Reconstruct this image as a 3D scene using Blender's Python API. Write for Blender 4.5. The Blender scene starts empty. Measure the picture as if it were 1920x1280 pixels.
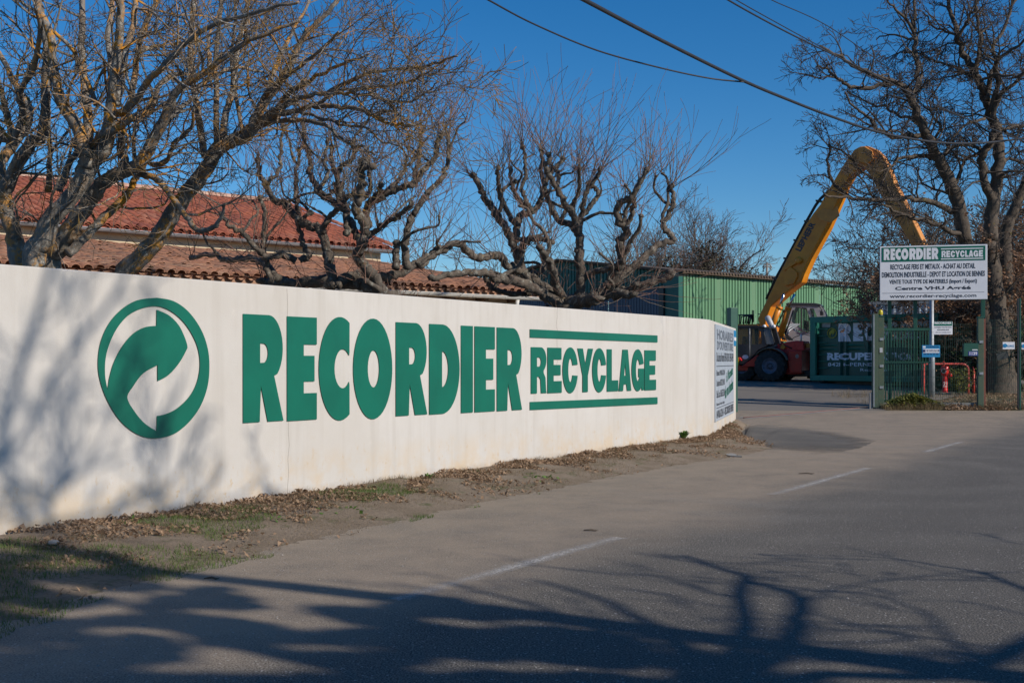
import bpy, math, random
from mathutils import Vector, Matrix, noise
random.seed(7)
RND = random.random
def U(a, b): return a + (b - a) * RND()
rad = math.radians
SC = bpy.context.scene
COL = SC.collection

# ------------------------------------------------------------------ camera
F, CX, HY, EYE = 2202.0, 960.0, 678.0, 1.5     # focal length, principal column and horizon row measured on the photograph
cam = bpy.data.cameras.new('camera')
cam.lens = 36 * F / 1920
cam.sensor_width = 36
cam.shift_y = (HY - 640) / 1920
cam.clip_end = 3000
cam.clip_start = 0.05
camo = bpy.data.objects.new('camera', cam)
camo.location = (0, 0, EYE)
camo.rotation_euler = (rad(90), 0, 0)
COL.objects.link(camo)
SC.camera = camo

# ------------------------------------------------------------------ sky, sun, exposure
SUN_AZ = rad(-32)          # horizontal direction to the sun, measured from +X towards +Y
SUN_EL = rad(30)
world = bpy.data.worlds.new('World')
SC.world = world
world.use_nodes = True
wn, wl = world.node_tree.nodes, world.node_tree.links
bg = wn['Background']
sky = wn.new('ShaderNodeTexSky')
sky.sky_type = 'NISHITA'
sky.sun_disc = False
sky.sun_elevation = SUN_EL
sky.sun_rotation = math.pi / 2 - SUN_AZ
sky.air_density = 1.0
sky.dust_density = 0.0
sky.ozone_density = 4.0
sky.altitude = 600
hs = wn.new('ShaderNodeHueSaturation')
hs.inputs['Saturation'].default_value = 1.33
hs.inputs['Value'].default_value = 1.1
wl.new(sky.outputs[0], hs.inputs['Color'])
tint = wn.new('ShaderNodeMix'); tint.data_type = 'RGBA'; tint.blend_type = 'MULTIPLY'; tint.inputs[0].default_value = 1
tint.inputs[7].default_value = (.89, 1.0, 1.07, 1)          # deep polarised winter blue
wl.new(hs.outputs[0], tint.inputs[6]); wl.new(tint.outputs[2], bg.inputs[0])
bg.inputs[1].default_value = 0.088
sun = bpy.data.lights.new('sun', 'SUN')
sun.energy = 4.5
sun.angle = rad(0.53)
sun.color = (1.0, 0.91, 0.79)
suno = bpy.data.objects.new('sun', sun)
S3 = Vector((math.cos(SUN_AZ) * math.cos(SUN_EL), math.sin(SUN_AZ) * math.cos(SUN_EL), math.sin(SUN_EL)))
suno.rotation_euler = (-S3).to_track_quat('-Z', 'Y').to_euler()
suno.location = (30, -5, 20)
COL.objects.link(suno)
SC.view_settings.view_transform = 'Standard'
SC.view_settings.look = 'None'
SC.view_settings.exposure = 0.0
SC.view_settings.gamma = 1.0
SC.view_settings.use_curve_mapping = False

# ------------------------------------------------------------------ helpers
GZ = [(-1000, 0), (26, 0), (28, .05), (30, .13), (32, .236), (38, .48), (44, .72), (52, .9), (60, .95), (5000, .95)]
def gz(y):
    for (a, za), (b, zb) in zip(GZ, GZ[1:]):
        if y <= b: return za + (zb - za) * (y - a) / (b - a)
    return .95
def P(px, py, Y): return Vector(((px - CX) / F * Y, Y, EYE - (py - HY) / F * Y))
def G(px, py):                      # a point of the flat near ground
    Y = EYE * F / (py - HY)
    return Vector(((px - CX) / F * Y, Y, 0))
WM = {}                             # world matrices of roots and parts
def tagx(o, label=None, cat=None, group=None, kind=None):
    if label: o['label'] = label
    if cat: o['category'] = cat
    if group: o['group'] = group
    if kind: o['kind'] = kind
    return o
def thing(name, label, cat, loc=(0, 0, 0), group=None, rz=0):
    o = bpy.data.objects.new(name, None)
    o.empty_display_size = .2
    COL.objects.link(o)
    o.location = loc
    o.rotation_euler = (0, 0, rz)
    WM[o.name] = Matrix.Translation(Vector(loc)) @ Matrix.Rotation(rz, 4, 'Z')
    return tagx(o, label, cat, group)
def link(name, me, parent=None, wm=None):
    o = bpy.data.objects.new(name, me)
    COL.objects.link(o)
    wm = wm or Matrix.Identity(4)
    if parent:
        o.parent = parent
        o.matrix_local = WM[parent.name].inverted() @ wm
    else:
        o.matrix_world = wm
    WM[o.name] = wm
    return o

class Pl:
    """upright plane: passes over column px at depth Y, runs at `ang` degrees from +X; w grows away from the camera"""
    def __init__(s, px, Y, ang=0, o=None):
        a = rad(ang)
        s.o = Vector(((px - CX) / F * Y, Y, 0)) if o is None else Vector(o)
        s.d = Vector((math.cos(a), math.sin(a), 0))
        s.n = Vector((-math.sin(a), math.cos(a), 0))
        s.M = Matrix(((s.d.x, s.n.x, 0, s.o.x), (s.d.y, s.n.y, 0, s.o.y), (0, 0, 1, 0), (0, 0, 0, 1)))
    def uv(s, px, py=HY):
        r = (px - CX) / F
        u = (r * s.o.y - s.o.x) / (s.d.x - r * s.d.y)
        Y = s.o.y + u * s.d.y
        return u, EYE - (py - HY) / F * Y
    def pt(s, u, v, w=0): return s.M @ Vector((u, w, v))
    def at(s, px, py, w=0):
        u, v = s.uv(px, py)
        return s.pt(u, v, w)
    def off(s, w):
        return Pl(0, 1, math.degrees(math.atan2(s.d.y, s.d.x)), o=s.o + s.n * w)

class MB:
    def __init__(s, M=None):
        s.v = []; s.f = []; s.sm = []; s.mi = []; s.M = M; s.mat = 0
    def add(s, vs, fs, smooth=False, M=None):
        b = len(s.v)
        M = M or s.M
        s.v += [M @ Vector(q) for q in vs] if M else [Vector(q) for q in vs]
        s.f += [tuple(i + b for i in f) for f in fs]
        s.sm += [smooth] * len(fs); s.mi += [s.mat] * len(fs)
        return s
    def box(s, x0, x1, y0, y1, z0, z1, M=None):
        vs = [(x, y, z) for z in (z0, z1) for y in (y0, y1) for x in (x0, x1)]
        return s.add(vs, [(0, 2, 3, 1), (4, 5, 7, 6), (0, 1, 5, 4), (2, 6, 7, 3), (0, 4, 6, 2), (1, 3, 7, 5)], M=M)
    def prism(s, poly, w0, w1, M=None, smooth=False):      # poly in (u, v), extruded along w
        n = len(poly)
        vs = [(a, w0, b) for a, b in poly] + [(a, w1, b) for a, b in poly]
        A = sum(poly[i][0] * poly[(i + 1) % n][1] - poly[(i + 1) % n][0] * poly[i][1] for i in range(n))
        fr = list(range(n))
        if A < 0: fr = fr[::-1]
        fs = [tuple(fr), tuple(i + n for i in fr[::-1])]
        for i in range(n):
            a, b = fr[i], fr[(i + 1) % n]
            fs.append((b, a, a + n, b + n))
        return s.add(vs, fs, M=M, smooth=smooth)
    def pp(s, pl, pix, w0, w1): return s.prism([pl.uv(*q) for q in pix], w0, w1, M=pl.M)
    def pbox(s, pl, x0, y0, x1, y1, w0, w1):
        u0, v0 = pl.uv(x0, y0); u1, v1 = pl.uv(x1, y1)
        return s.box(min(u0, u1), max(u0, u1), w0, w1, min(v0, v1), max(v0, v1), M=pl.M)
    def tube(s, pts, rs, n=8, caps=True, smooth=True, closed=False):
        pts = [Vector(p) for p in pts]
        m = len(pts)
        if not hasattr(rs, '__len__'): rs = [rs] * m
        b = len(s.v)
        ref = None
        for i, p in enumerate(pts):
            t = pts[min(i + 1, m - 1)] - pts[max(i - 1, 0)]
            if t.length < 1e-9: t = Vector((0, 0, 1))
            t.normalize()
            if ref is None:
                ref = Vector((0, 0, 1)) if abs(t.z) < .9 else Vector((1, 0, 0))
            x = ref - t * ref.dot(t)
            if x.length < 1e-6: x = t.orthogonal()
            x.normalize(); ref = x
            y = t.cross(x)
            r = rs[i]
            for k in range(n):
                a = 2 * math.pi * k / n
                s.v.append(p + x * (r * math.cos(a)) + y * (r * math.sin(a)))
        fs = []
        for i in range(m - 1):
            for k in range(n):
                k2 = (k + 1) % n
                fs.append((b + i * n + k, b + i * n + k2, b + (i + 1) * n + k2, b + (i + 1) * n + k))
        if caps:
            fs.append(tuple(b + k for k in range(n))[::-1]); fs.append(tuple(b + (m - 1) * n + k for k in range(n)))
        s.f += fs; s.sm += [smooth] * len(fs); s.mi += [s.mat] * len(fs)
        return s
    def lathe(s, prof, n, M):           # prof (r, h) round local Z of M
        b = len(s.v); m = len(prof)
        for r, h in prof:
            for k in range(n):
                a = 2 * math.pi * k / n
                s.v.append(M @ Vector((r * math.cos(a), r * math.sin(a), h)))
        fs = []
        for i in range(m - 1):
            for k in range(n):
                k2 = (k + 1) % n
                fs.append((b + i * n + k, b + i * n + k2, b + (i + 1) * n + k2, b + (i + 1) * n + k))
        s.f += fs; s.sm += [True] * len(fs); s.mi += [s.mat] * len(fs)
        return s
    def mesh(s, name, mats, M=None):
        me = bpy.data.meshes.new(name)
        vs = s.v if M is None else [M @ q for q in s.v]
        me.from_pydata([tuple(q) for q in vs], [], s.f)
        me.polygons.foreach_set('use_smooth', s.sm)
        for m in (mats if isinstance(mats, (list, tuple)) else [mats]): me.materials.append(m)
        if any(s.mi): me.polygons.foreach_set('material_index', s.mi)
        me.update()
        return me
    def build(s, name, mats, parent=None, bevel=0, seg=2):
        # the mesh gets its origin at its parent's, or at the middle of its foot
        if parent: wm = WM[parent.name]
        else:
            xs = [q.x for q in s.v]; ys = [q.y for q in s.v]; zs = [q.z for q in s.v]
            wm = Matrix.Translation(((min(xs) + max(xs)) / 2, (min(ys) + max(ys)) / 2, min(zs)))
        o = link(name, s.mesh(name, mats, wm.inverted()), parent, wm)
        if bevel:
            b = o.modifiers.new('bevel', 'BEVEL')
            b.width = bevel; b.segments = seg; b.limit_method = 'ANGLE'; b.angle_limit = rad(35)
        return o
def rotX90(p, axis):                     # frame at p whose Z is `axis`
    q = Vector(axis).to_track_quat('Z', 'Y').to_matrix().to_4x4()
    return Matrix.Translation(p) @ q

def crv(pts, n=6):                      # closed or open Catmull-Rom through points
    out = []
    for i in range(len(pts) - 1):
        p0, p1, p2, p3 = pts[max(0, i - 1)], pts[i], pts[i + 1], pts[min(len(pts) - 1, i + 2)]
        for k in range(n):
            s_ = k / n
            out.append(tuple(.5 * ((2 * b) + (-a + c_) * s_ + (2 * a - 5 * b + 4 * c_ - d_) * s_ * s_ + (-a + 3 * b - 3 * c_ + d_) * s_ ** 3) for a, b, c_, d_ in zip(p0, p1, p2, p3)))
    return out + [tuple(pts[-1])]
# flat shapes with holes, and lettering
def flat(name, plane, splines, w, thick, mt, parent):
    """splines: closed outlines in plane (u, v); the shape's front stands at w (towards the camera = negative), thick deep"""
    cu = bpy.data.curves.new(name, 'CURVE')
    cu.dimensions = '2D'; cu.fill_mode = 'BOTH'; cu.extrude = thick / 2
    for sp in splines:
        q = cu.splines.new('POLY'); q.points.add(len(sp) - 1); q.use_cyclic_u = True
        for k, (a, b) in enumerate(sp): q.points[k].co = (a, b, 0, 1)
    return curve_part(name, cu, plane, lambda c: (c.x, w + thick / 2 - c.z, c.y), mt, parent)
def curve_mesh(cu):
    ob = bpy.data.objects.new('tmp', cu)
    COL.objects.link(ob)
    me = bpy.data.meshes.new_from_object(ob)
    bpy.data.objects.remove(ob)
    return me
def curve_part(name, cu, plane, fn, mt, parent):
    me = curve_mesh(cu)
    me.name = name
    inv = WM[parent.name].inverted() if parent else Matrix.Identity(4)
    for v in me.vertices: v.co = inv @ (plane.M @ Vector(fn(v.co)))
    me.materials.clear(); me.materials.append(mt)
    me.flip_normals() if False else None
    o = link(name, me, parent, WM[parent.name] if parent else None)
    return o
class Text:
    """several fitted lines joined into one printed part"""
    def __init__(s): s.v = []; s.f = []
    def line(s, txt, plane, box, w=-.004, bold=0.0, pix=True, shear=0.0, rot=None):
        cu = bpy.data.curves.new('t', 'FONT')
        cu.body = txt; cu.size = 1; cu.offset = bold; cu.resolution_u = 2
        me = curve_mesh(cu)
        if not me.vertices: return s
        xs = [v.co.x for v in me.vertices]; ys = [v.co.y for v in me.vertices]
        x0, x1, y0, y1 = min(xs), max(xs), min(ys), max(ys)
        if pix: (u0, v1), (u1, v0) = plane.uv(box[0], box[1]), plane.uv(box[2], box[3])
        else: u0, v1, u1, v0 = box
        b = len(s.v)
        for v in me.vertices:
            fx = (v.co.x - x0) / max(1e-6, x1 - x0); fy = (v.co.y - y0) / max(1e-6, y1 - y0)
            u, vv = u0 + (u1 - u0) * fx + shear * (v1 - v0) * fy, v0 + (v1 - v0) * fy
            if rot: vv += rot * (u - u0)
            s.v.append(plane.M @ Vector((u, w, vv)))
        s.f += [tuple(i + b for i in p.vertices) for p in me.polygons]
        bpy.data.meshes.remove(me)
        return s
    def rect(s, plane, box, w=-.004):
        (u0, v1), (u1, v0) = plane.uv(box[0], box[1]), plane.uv(box[2], box[3])
        b = len(s.v)
        s.v += [plane.M @ Vector(q) for q in ((u0, w, v0), (u1, w, v0), (u1, w, v1), (u0, w, v1))]
        s.f.append((b, b + 1, b + 2, b + 3))
        return s
    def glyphs(s, items, plane, w=-.004):      # [(char, px0, py0, px1, py1)] using the drawn alphabet
        for ch, a, b, c, d in items:
            cu = bpy.data.curves.new('g', 'CURVE'); cu.dimensions = '2D'; cu.fill_mode = 'BOTH'
            for sp in glyph(ch, *plane.uv(a, b), *plane.uv(c, d)):
                q = cu.splines.new('POLY'); q.points.add(len(sp) - 1); q.use_cyclic_u = True
                for k, (x, y) in enumerate(sp): q.points[k].co = (x, y, 0, 1)
            me = curve_mesh(cu)
            k0 = len(s.v)
            s.v += [plane.M @ Vector((v.co.x, w, v.co.y)) for v in me.vertices]
            s.f += [tuple(i + k0 for i in p.vertices) for p in me.polygons]
        return s
    def build(s, name, mt, parent):
        m = MB(); m.v = s.v; m.f = s.f; m.sm = [False] * len(s.f); m.mi = [0] * len(s.f)
        return m.build(name, mt, parent)

def arc(cx, cy, rx, ry, a0, a1, n=20):
    return [(cx + rx * math.cos(rad(a0 + (a1 - a0) * i / n)), cy - ry * math.sin(rad(a0 + (a1 - a0) * i / n))) for i in range(n + 1)]
GL = {
    'R': [[(0, 0), (.62, 0)] + arc(.62, .31, .36, .31, 88, -52, 14) + [(.76, .57), (1, 1), (.60, 1), (.43, .66), (.40, 1), (0, 1)],
          [(.41, .265), (.50, .268)] + arc(.50, .358, .11, .09, 80, -80, 8) + [(.50, .448), (.41, .45)]],
    'E': [[(0, 0), (1, 0), (1, .265), (.55, .265), (.55, .375), (.92, .375), (.92, .625), (.55, .625), (.55, .74), (1, .74), (1, 1), (0, 1)]],
    'C': [arc(.69, .5, .69, .5, 63, 297, 30) + [(1, .66)] + arc(.78, .5, .28, .19, -42, -318, 20) + [(1, .34)]],
    'O': [arc(.5, .5, .5, .5, 0, 354, 40), arc(.51, .5, .15, .185, 0, 350, 24)],
    'D': [[(0, 0), (.42, 0)] + arc(.42, .5, .58, .5, 88, -88, 24) + [(.42, 1), (0, 1)],
          [(.41, .30)] + arc(.42, .5, .20, .20, 88, -88, 12) + [(.41, .70)]],
    'I': [[(0, 0), (1, 0), (1, 1), (0, 1)]],
    'r': [[(0, 0), (.55, 0)] + arc(.62, .27, .36, .27, 90, -60, 12) + [(.80, .56), (.92, .66), (.96, .95), (1, 1), (.64, 1), (.60, .70), (.50, .64), (.37, .64), (.37, 1), (0, 1)],
          [(.37, .22), (.50, .22)] + arc(.52, .32, .12, .10, 80, -80, 6) + [(.50, .42), (.37, .42)]],
    'e': [[(0, 0), (.98, 0), (.98, .26), (.42, .26), (.42, .38), (.92, .38), (.92, .61), (.42, .61), (.42, .74), (1, .74), (1, 1), (0, 1)]],
    'c': [arc(.5, .5, .5, .5, 14, 346, 32) + [(.64, .61)] + arc(.51, .5, .15, .26, -30, -330, 18) + [(.64, .39)]],
    'y': [[(0, 0), (.34, 0), (.5, .37), (.68, 0), (1, 0), (.66, .62), (.66, 1), (.32, 1), (.32, .62)]],
    'l': [[(0, 0), (.42, 0), (.42, .74), (1, .74), (1, 1), (0, 1)]],
    'a': [[(.30, 0), (.72, 0), (1, 1), (.66, 1), (.60, .84), (.38, .84), (.33, 1), (0, 1)], [(.5, .30), (.57, .63), (.42, .63)]],
    'g': [arc(.5, .5, .5, .5, 18, 300, 28) + [(.80, .90), (.82, .98), (1, .98), (1, .46), (.55, .46), (.55, .66), (.66, .67)] + arc(.50, .5, .16, .26, -50, -325, 16) + [(.66, .37)]],
}
def glyph(ch, u0, v1, u1, v0):
    return [[(u0 + (u1 - u0) * x, v1 + (v0 - v1) * y) for x, y in sp] for sp in GL[ch]]

# ------------------------------------------------------------------ materials
class NT:
    def __init__(s, name):
        s.m = bpy.data.materials.new(name); s.m.use_nodes = True
        s.t = s.m.node_tree; s.n = s.t.nodes; s.l = s.t.links
        s.b = s.n['Principled BSDF']
        s.geo = None
    def pos(s):
        if not s.geo: s.geo = s.n.new('ShaderNodeNewGeometry')
        return s.geo.outputs['Position']
    def link(s, a, b): s.l.new(a, b)
    def noise(s, scale, detail=4, rough=.6, stretch=None, vec=None, kind='ShaderNodeTexNoise'):
        v = vec or s.pos()
        if stretch:
            mp = s.n.new('ShaderNodeVectorMath'); mp.operation = 'MULTIPLY'
            mp.inputs[1].default_value = stretch; s.link(v, mp.inputs[0]); v = mp.outputs[0]
        t = s.n.new(kind); t.inputs['Scale'].default_value = scale
        if kind == 'ShaderNodeTexNoise':
            t.inputs['Detail'].default_value = detail; t.inputs['Roughness'].default_value = rough
        s.link(v, t.inputs['Vector'])
        return t.outputs['Fac'] if kind == 'ShaderNodeTexNoise' else t.outputs['Distance']
    def ramp(s, fac, a, b, lo=0.0, hi=1.0):
        r = s.n.new('ShaderNodeMapRange'); r.inputs[1].default_value = a; r.inputs[2].default_value = b
        r.inputs[3].default_value = lo; r.inputs[4].default_value = hi
        s.link(fac, r.inputs[0]); return r.outputs[0]
    def math(s, op, a, b=None, clamp=False):
        r = s.n.new('ShaderNodeMath'); r.operation = op; r.use_clamp = clamp
        for i, q in enumerate((a, b)):
            if q is None: continue
            if isinstance(q, (int, float)): r.inputs[i].default_value = q
            else: s.link(q, r.inputs[i])
        return r.outputs[0]
    def dot(s, vec3, v=None):
        r = s.n.new('ShaderNodeVectorMath'); r.operation = 'DOT_PRODUCT'
        r.inputs[1].default_value = vec3; s.link(v or s.pos(), r.inputs[0]); return r.outputs['Value']
    def mix(s, fac, a, b, mode='MIX'):
        r = s.n.new('ShaderNodeMix'); r.data_type = 'RGBA'; r.blend_type = mode
        for i, q in ((0, fac), (6, a), (7, b)):
            if isinstance(q, (int, float)): r.inputs[i].default_value = q
            elif isinstance(q, tuple): r.inputs[i].default_value = (*q, 1)
            else: s.link(q, r.inputs[i])
        return r.outputs[2]
    def bump(s, h, strength=.3, dist=.01):
        r = s.n.new('ShaderNodeBump'); r.inputs['Strength'].default_value = strength; r.inputs['Distance'].default_value = dist
        s.link(h, r.inputs['Height']); s.link(r.outputs[0], s.b.inputs['Normal'])
    def fin(s, col, rough=.7, metal=0, spec=.5):
        if isinstance(col, tuple): s.b.inputs['Base Color'].default_value = (*col, 1)
        else: s.link(col, s.b.inputs['Base Color'])
        if isinstance(rough, (int, float)): s.b.inputs['Roughness'].default_value = rough
        else: s.link(rough, s.b.inputs['Roughness'])
        s.b.inputs['Metallic'].default_value = metal
        s.b.inputs['Specular IOR Level'].default_value = spec
        return s.m
def mul(c, k): return tuple(x * k for x in c)
def mat(name, c, c2=None, scale=3, rough=.6, metal=0, bump=0, bscale=40, lo=.35, hi=.65, spec=.5, stretch=None, rnd=0):
    t = NT(name)
    c2 = c2 or mul(c, .75)
    col = t.mix(t.ramp(t.noise(scale, stretch=stretch), lo, hi), c, c2)
    if rnd:
        oi = t.n.new('ShaderNodeObjectInfo')
        col = t.mix(t.ramp(oi.outputs['Random'], 0, 1, 0, rnd), col, mul(c2, .5))
    if bump: t.bump(t.noise(bscale), bump, .01)
    return t.fin(col, rough, metal, spec)
M = {}
M['green_sign'] = mat('green sign enamel', (.0, .128, .080), (.0, .108, .068), 2, .42)
M['green_edge'] = M['green_sign']
M['white_paint'] = mat('white sign paint', (.78, .78, .80), (.72, .72, .75), 3, .4)
M['grey_board'] = mat('pale blue grey board', (.45, .50, .56), (.38, .43, .50), 4, .35)
M['ink'] = mat('dark lettering ink', (.03, .035, .05), (.05, .055, .07), 20, .5)
M['ink_grey'] = mat('faded grey lettering', (.10, .12, .15), (.16, .18, .22), 60, .5)
M['green_dark'] = mat('dark green gate paint', (.012, .075, .052), (.02, .09, .06), 6, .45, bump=.05)
M['green_post'] = mat('weathered green post paint', (.045, .085, .055), (.07, .09, .055), 9, .6, bump=.1)
M['green_fence'] = mat('green plastic coated wire', (.01, .05, .035), (.02, .07, .05), 9, .5)
M['rust'] = mat('rusty brown steel', (.20, .07, .045), (.13, .05, .035), 14, .8, bump=.2)
M['galv'] = mat('galvanised steel', (.34, .36, .38), (.24, .26, .28), 12, .45, metal=.4)
M['blue_sign'] = mat('bright blue sign', (.02, .24, .48), (.02, .20, .42), 5, .4)
M['navy'] = mat('navy print', (.01, .03, .12), None, 5, .5)
M['blue_plate'] = mat('blue number plate', (.06, .08, .30), None, 5, .4)
M['red_paint'] = mat('red hydrant paint', (.80, .03, .03), (.60, .02, .02), 12, .35)
M['red_rail'] = mat('faded red rail paint', (.62, .07, .05), (.45, .06, .05), 12, .5)
M['red_mach'] = mat('red machine paint', (.60, .012, .012), (.42, .012, .012), 3, .3)
M['yellow'] = mat('yellow machine paint', (.74, .27, .016), (.60, .20, .013), 1.6, .4, bump=.03)
M['yellow_dusty'] = mat('dusty yellow machine paint', (.68, .28, .05), (.48, .19, .045), 1.8, .55, bump=.05)
M['grey_mach'] = mat('grey machine panel', (.44, .45, .48), (.36, .37, .40), 2, .45)
M['black_mach'] = mat('black machine plastic', (.02, .02, .022), (.035, .035, .035), 5, .45)
M['charcoal'] = mat('charcoal machine panel', (.045, .045, .05), (.06, .06, .065), 3, .3)
M['rubber'] = mat('dusty tyre rubber', (.02, .02, .022), (.05, .045, .04), 8, .85, bump=.2)
M['rim'] = mat('grey blue wheel rim', (.16, .19, .26), (.10, .12, .16), 9, .5)
M['mud'] = mat('dried mud on the mudguard', (.25, .20, .15), (.15, .12, .09), 14, .9, bump=.3)
M['chrome'] = mat('polished piston rod', (.55, .55, .57), None, 3, .15, metal=1)
M['beacon'] = mat('yellow beacon plastic', (.62, .50, .02), None, 5, .25)
M['skip_green'] = mat('green skip paint', (.006, .085, .065), (.012, .11, .08), 1.3, .4, bump=.06, bscale=12)
M['skip_frame'] = mat('worn green skip frame', (.015, .21, .145), (.03, .18, .12), 2.5, .5, bump=.08)
M['skip_white'] = mat('white skip lettering', (.9, .9, .95), (.8, .8, .86), 3, .5)
M['skip_yellow'] = mat('yellow skip emblem', (.45, .40, .03), None, 4, .5)
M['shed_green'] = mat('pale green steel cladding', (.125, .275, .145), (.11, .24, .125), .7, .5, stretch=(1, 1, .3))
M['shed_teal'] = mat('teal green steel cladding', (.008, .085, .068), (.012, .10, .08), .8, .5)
M['shed_door'] = mat('blue grey steel door', (.06, .075, .11), (.075, .09, .125), .6, .5)
M['shed_roof'] = mat('brown fibre cement roof', (.12, .085, .055), (.07, .05, .035), 4, .9)
M['cream'] = mat('cream house render', (.62, .50, .34), (.54, .43, .29), 2.2, .85, bump=.1)
M['gutter'] = mat('zinc gutter', (.30, .32, .34), (.22, .23, .25), 4, .5, metal=.3)
M['gutter_white'] = mat('white plastic gutter', (.62, .60, .56), (.50, .48, .44), 6, .5)
M['beam'] = mat('brown eave beam', (.13, .07, .045), (.08, .045, .03), 7, .8)
M['cable'] = mat('black cable', (.025, .025, .03), None, 3, .6)
M['concrete'] = mat('concrete', (.30, .29, .27), (.22, .21, .20), 6, .9, bump=.2)
def glass(name, c, a=.35):
    t = NT(name)
    t.fin(c, .06, 0, .6)
    t.b.inputs['Alpha'].default_value = a
    return t.m
M['glass'] = glass('cab glass', (.06, .12, .10), .40)
M['glass_pale'] = glass('pale reflecting cab glass', (.20, .23, .26), .75)

def tile_mat(name, cs, dirt, fresh):
    t = NT(name)
    oi = t.n.new('ShaderNodeObjectInfo')
    wn_ = t.n.new('ShaderNodeTexVoronoi'); wn_.inputs['Scale'].default_value = 3.3; t.link(t.pos(), wn_.inputs['Vector'])
    sep = t.n.new('ShaderNodeSeparateColor'); t.link(wn_.outputs['Color'], sep.inputs[0])
    c = t.mix(sep.outputs[0], cs[0], cs[1])
    c = t.mix(t.ramp(oi.outputs['Random'], .6, 1, 0, .6), c, cs[2])
    c = t.mix(t.ramp(t.noise(1.2), .45, .68, 0, fresh), c, dirt)
    c = t.mix(t.ramp(t.noise(22), .55, .75, 0, .45), c, mul(dirt, .6))
    t.bump(t.noise(60), .25, .01)
    return t.fin(c, .88)
M['tile_red'] = tile_mat('red clay roof tile', [(.34, .105, .055), (.25, .07, .04), (.45, .21, .13)], (.15, .05, .04), .65)
M['tile_old'] = tile_mat('weathered old clay tile', [(.33, .155, .09), (.24, .11, .065), (.42, .26, .17)], (.13, .085, .06), .8)
M['tile_ridge'] = tile_mat('pale ridge tile', [(.55, .34, .26), (.48, .26, .18), (.62, .48, .38)], (.30, .18, .12), .3)

def bark(name, base, dark, lichen, amt, scale=9, pale=None):
    t = NT(name)
    c = t.mix(t.ramp(t.noise(scale, 6, .7, stretch=(1, 1, .45)), .32, .66), base, dark)
    if pale: c = t.mix(t.ramp(t.noise(13, 5, .7), .56, .62), c, pale)
    lm = t.ramp(t.noise(5.5, 6, .75), .60 - amt, .66 - amt)
    big = t.ramp(t.noise(.9, 2, .5), .38, .58)
    c = t.mix(t.math('MULTIPLY', lm, big), c, lichen)
    t.bump(t.noise(38, 5, .7, stretch=(1, 1, .3)), .9, .02)
    return t.fin(c, .92)
M['bark_lichen'] = bark('grey bark with orange lichen', (.27, .245, .215), (.11, .095, .08), (.54, .24, .02), .10, 9, (.34, .33, .30))
M['bark_plane'] = bark('dark knotty plane bark', (.155, .125, .098), (.065, .053, .043), (.27, .16, .03), -.01, 11, (.22, .21, .18))
M['bark_oak'] = bark('dark furrowed oak bark', (.13, .10, .075), (.05, .04, .032), (.16, .12, .02), .0, 14)
M['twig_grey'] = mat('grey brown twigs', (.085, .065, .052), (.05, .04, .034), 4, .9)
M['twig_lichen'] = mat('twigs with orange lichen', (.12, .095, .07), (.28, .16, .03), 1.6, .9, lo=.50, hi=.64)
M['twig_red'] = mat('reddish young shoots', (.23, .12, .085), (.15, .095, .07), 2, .8)
M['twig_far'] = mat('far bare twigs', (.15, .115, .10), (.10, .08, .07), 1, .9)
def leafm(name, c, c2, scale=1.5, tr=.25):
    t = NT(name)
    oi = t.noise(scale, 3)
    col = t.mix(t.ramp(oi, .3, .7), c, c2)
    t.fin(col, .7)
    tb = t.n.new('ShaderNodeBsdfTranslucent'); t.link(col, tb.inputs[0])
    mx = t.n.new('ShaderNodeMixShader'); mx.inputs[0].default_value = tr
    t.link(t.b.outputs[0], mx.inputs[1]); t.link(tb.outputs[0], mx.inputs[2])
    t.link(mx.outputs[0], t.n['Material Output'].inputs[0])
    return t.m
M['leaf_brown'] = leafm('dead brown oak leaves', (.44, .26, .155), (.22, .115, .065), 9)
M['leaf_litter'] = leafm('dry fallen leaves', (.42, .28, .17), (.17, .105, .065), 14)
M['leaf_green'] = leafm('dark evergreen leaves', (.03, .055, .018), (.06, .09, .025), 5)
M['leaf_fresh'] = leafm('fresh green weeds', (.07, .16, .025), (.12, .20, .04), 9)
M['leaf_yellow'] = leafm('yellowing ivy leaves', (.26, .24, .04), (.07, .10, .03), 6)
M['grass_dry'] = leafm('dry straw grass', (.26, .19, .10), (.15, .11, .055), 7)
M['grass_green'] = leafm('short green grass', (.075, .14, .025), (.13, .16, .04), 4)

# ------------------------------------------------------------------ ground, road, yard
WALL = Pl(0, 9.38, 57.9)
WLEN = WALL.uv(1330)[0]
A = WALL.pt(WLEN, 0); B = Vector((5.26, 27.6, 0))
RET = Pl(0, 1, math.degrees(math.atan2(B.y - A.y, B.x - A.x)), o=A)
RLEN = (B - A).length
WTOP = 2.28
def nz(x, y, s, o=0): return noise.noise(Vector((x * s, y * s, o)))

def sheet(name, xs, ys, dz, mt, clip=None, kind='structure'):
    m = MB()
    vs = [(x, y, gz(y) + dz) for y in ys for x in xs]
    n = len(xs)
    m.add(vs, [(j * n + i, j * n + i + 1, (j + 1) * n + i + 1, (j + 1) * n + i) for j in range(len(ys) - 1) for i in range(n - 1)], True)
    me = m.mesh(name, mt)
    o = link(name, me)
    o['kind'] = kind
    return o
YB = [26, 28, 30, 32, 38, 44, 52, 60]
t = NT('rough grass and earth')
c = t.mix(t.ramp(t.noise(1.1, 5), .4, .6), (.13, .10, .06), (.10, .105, .04))
c = t.mix(t.ramp(t.noise(9, 5), .4, .65), c, (.19, .14, .08))
t.bump(t.noise(12, 6), .8, .05)
M['earth'] = t.fin(c, .95)
sheet('ground', [-900, -60, -20, 0, 20, 60, 900], [-300, -40, 0, 15] + YB + [120, 400, 2000], -.012, M['earth'])

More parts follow.
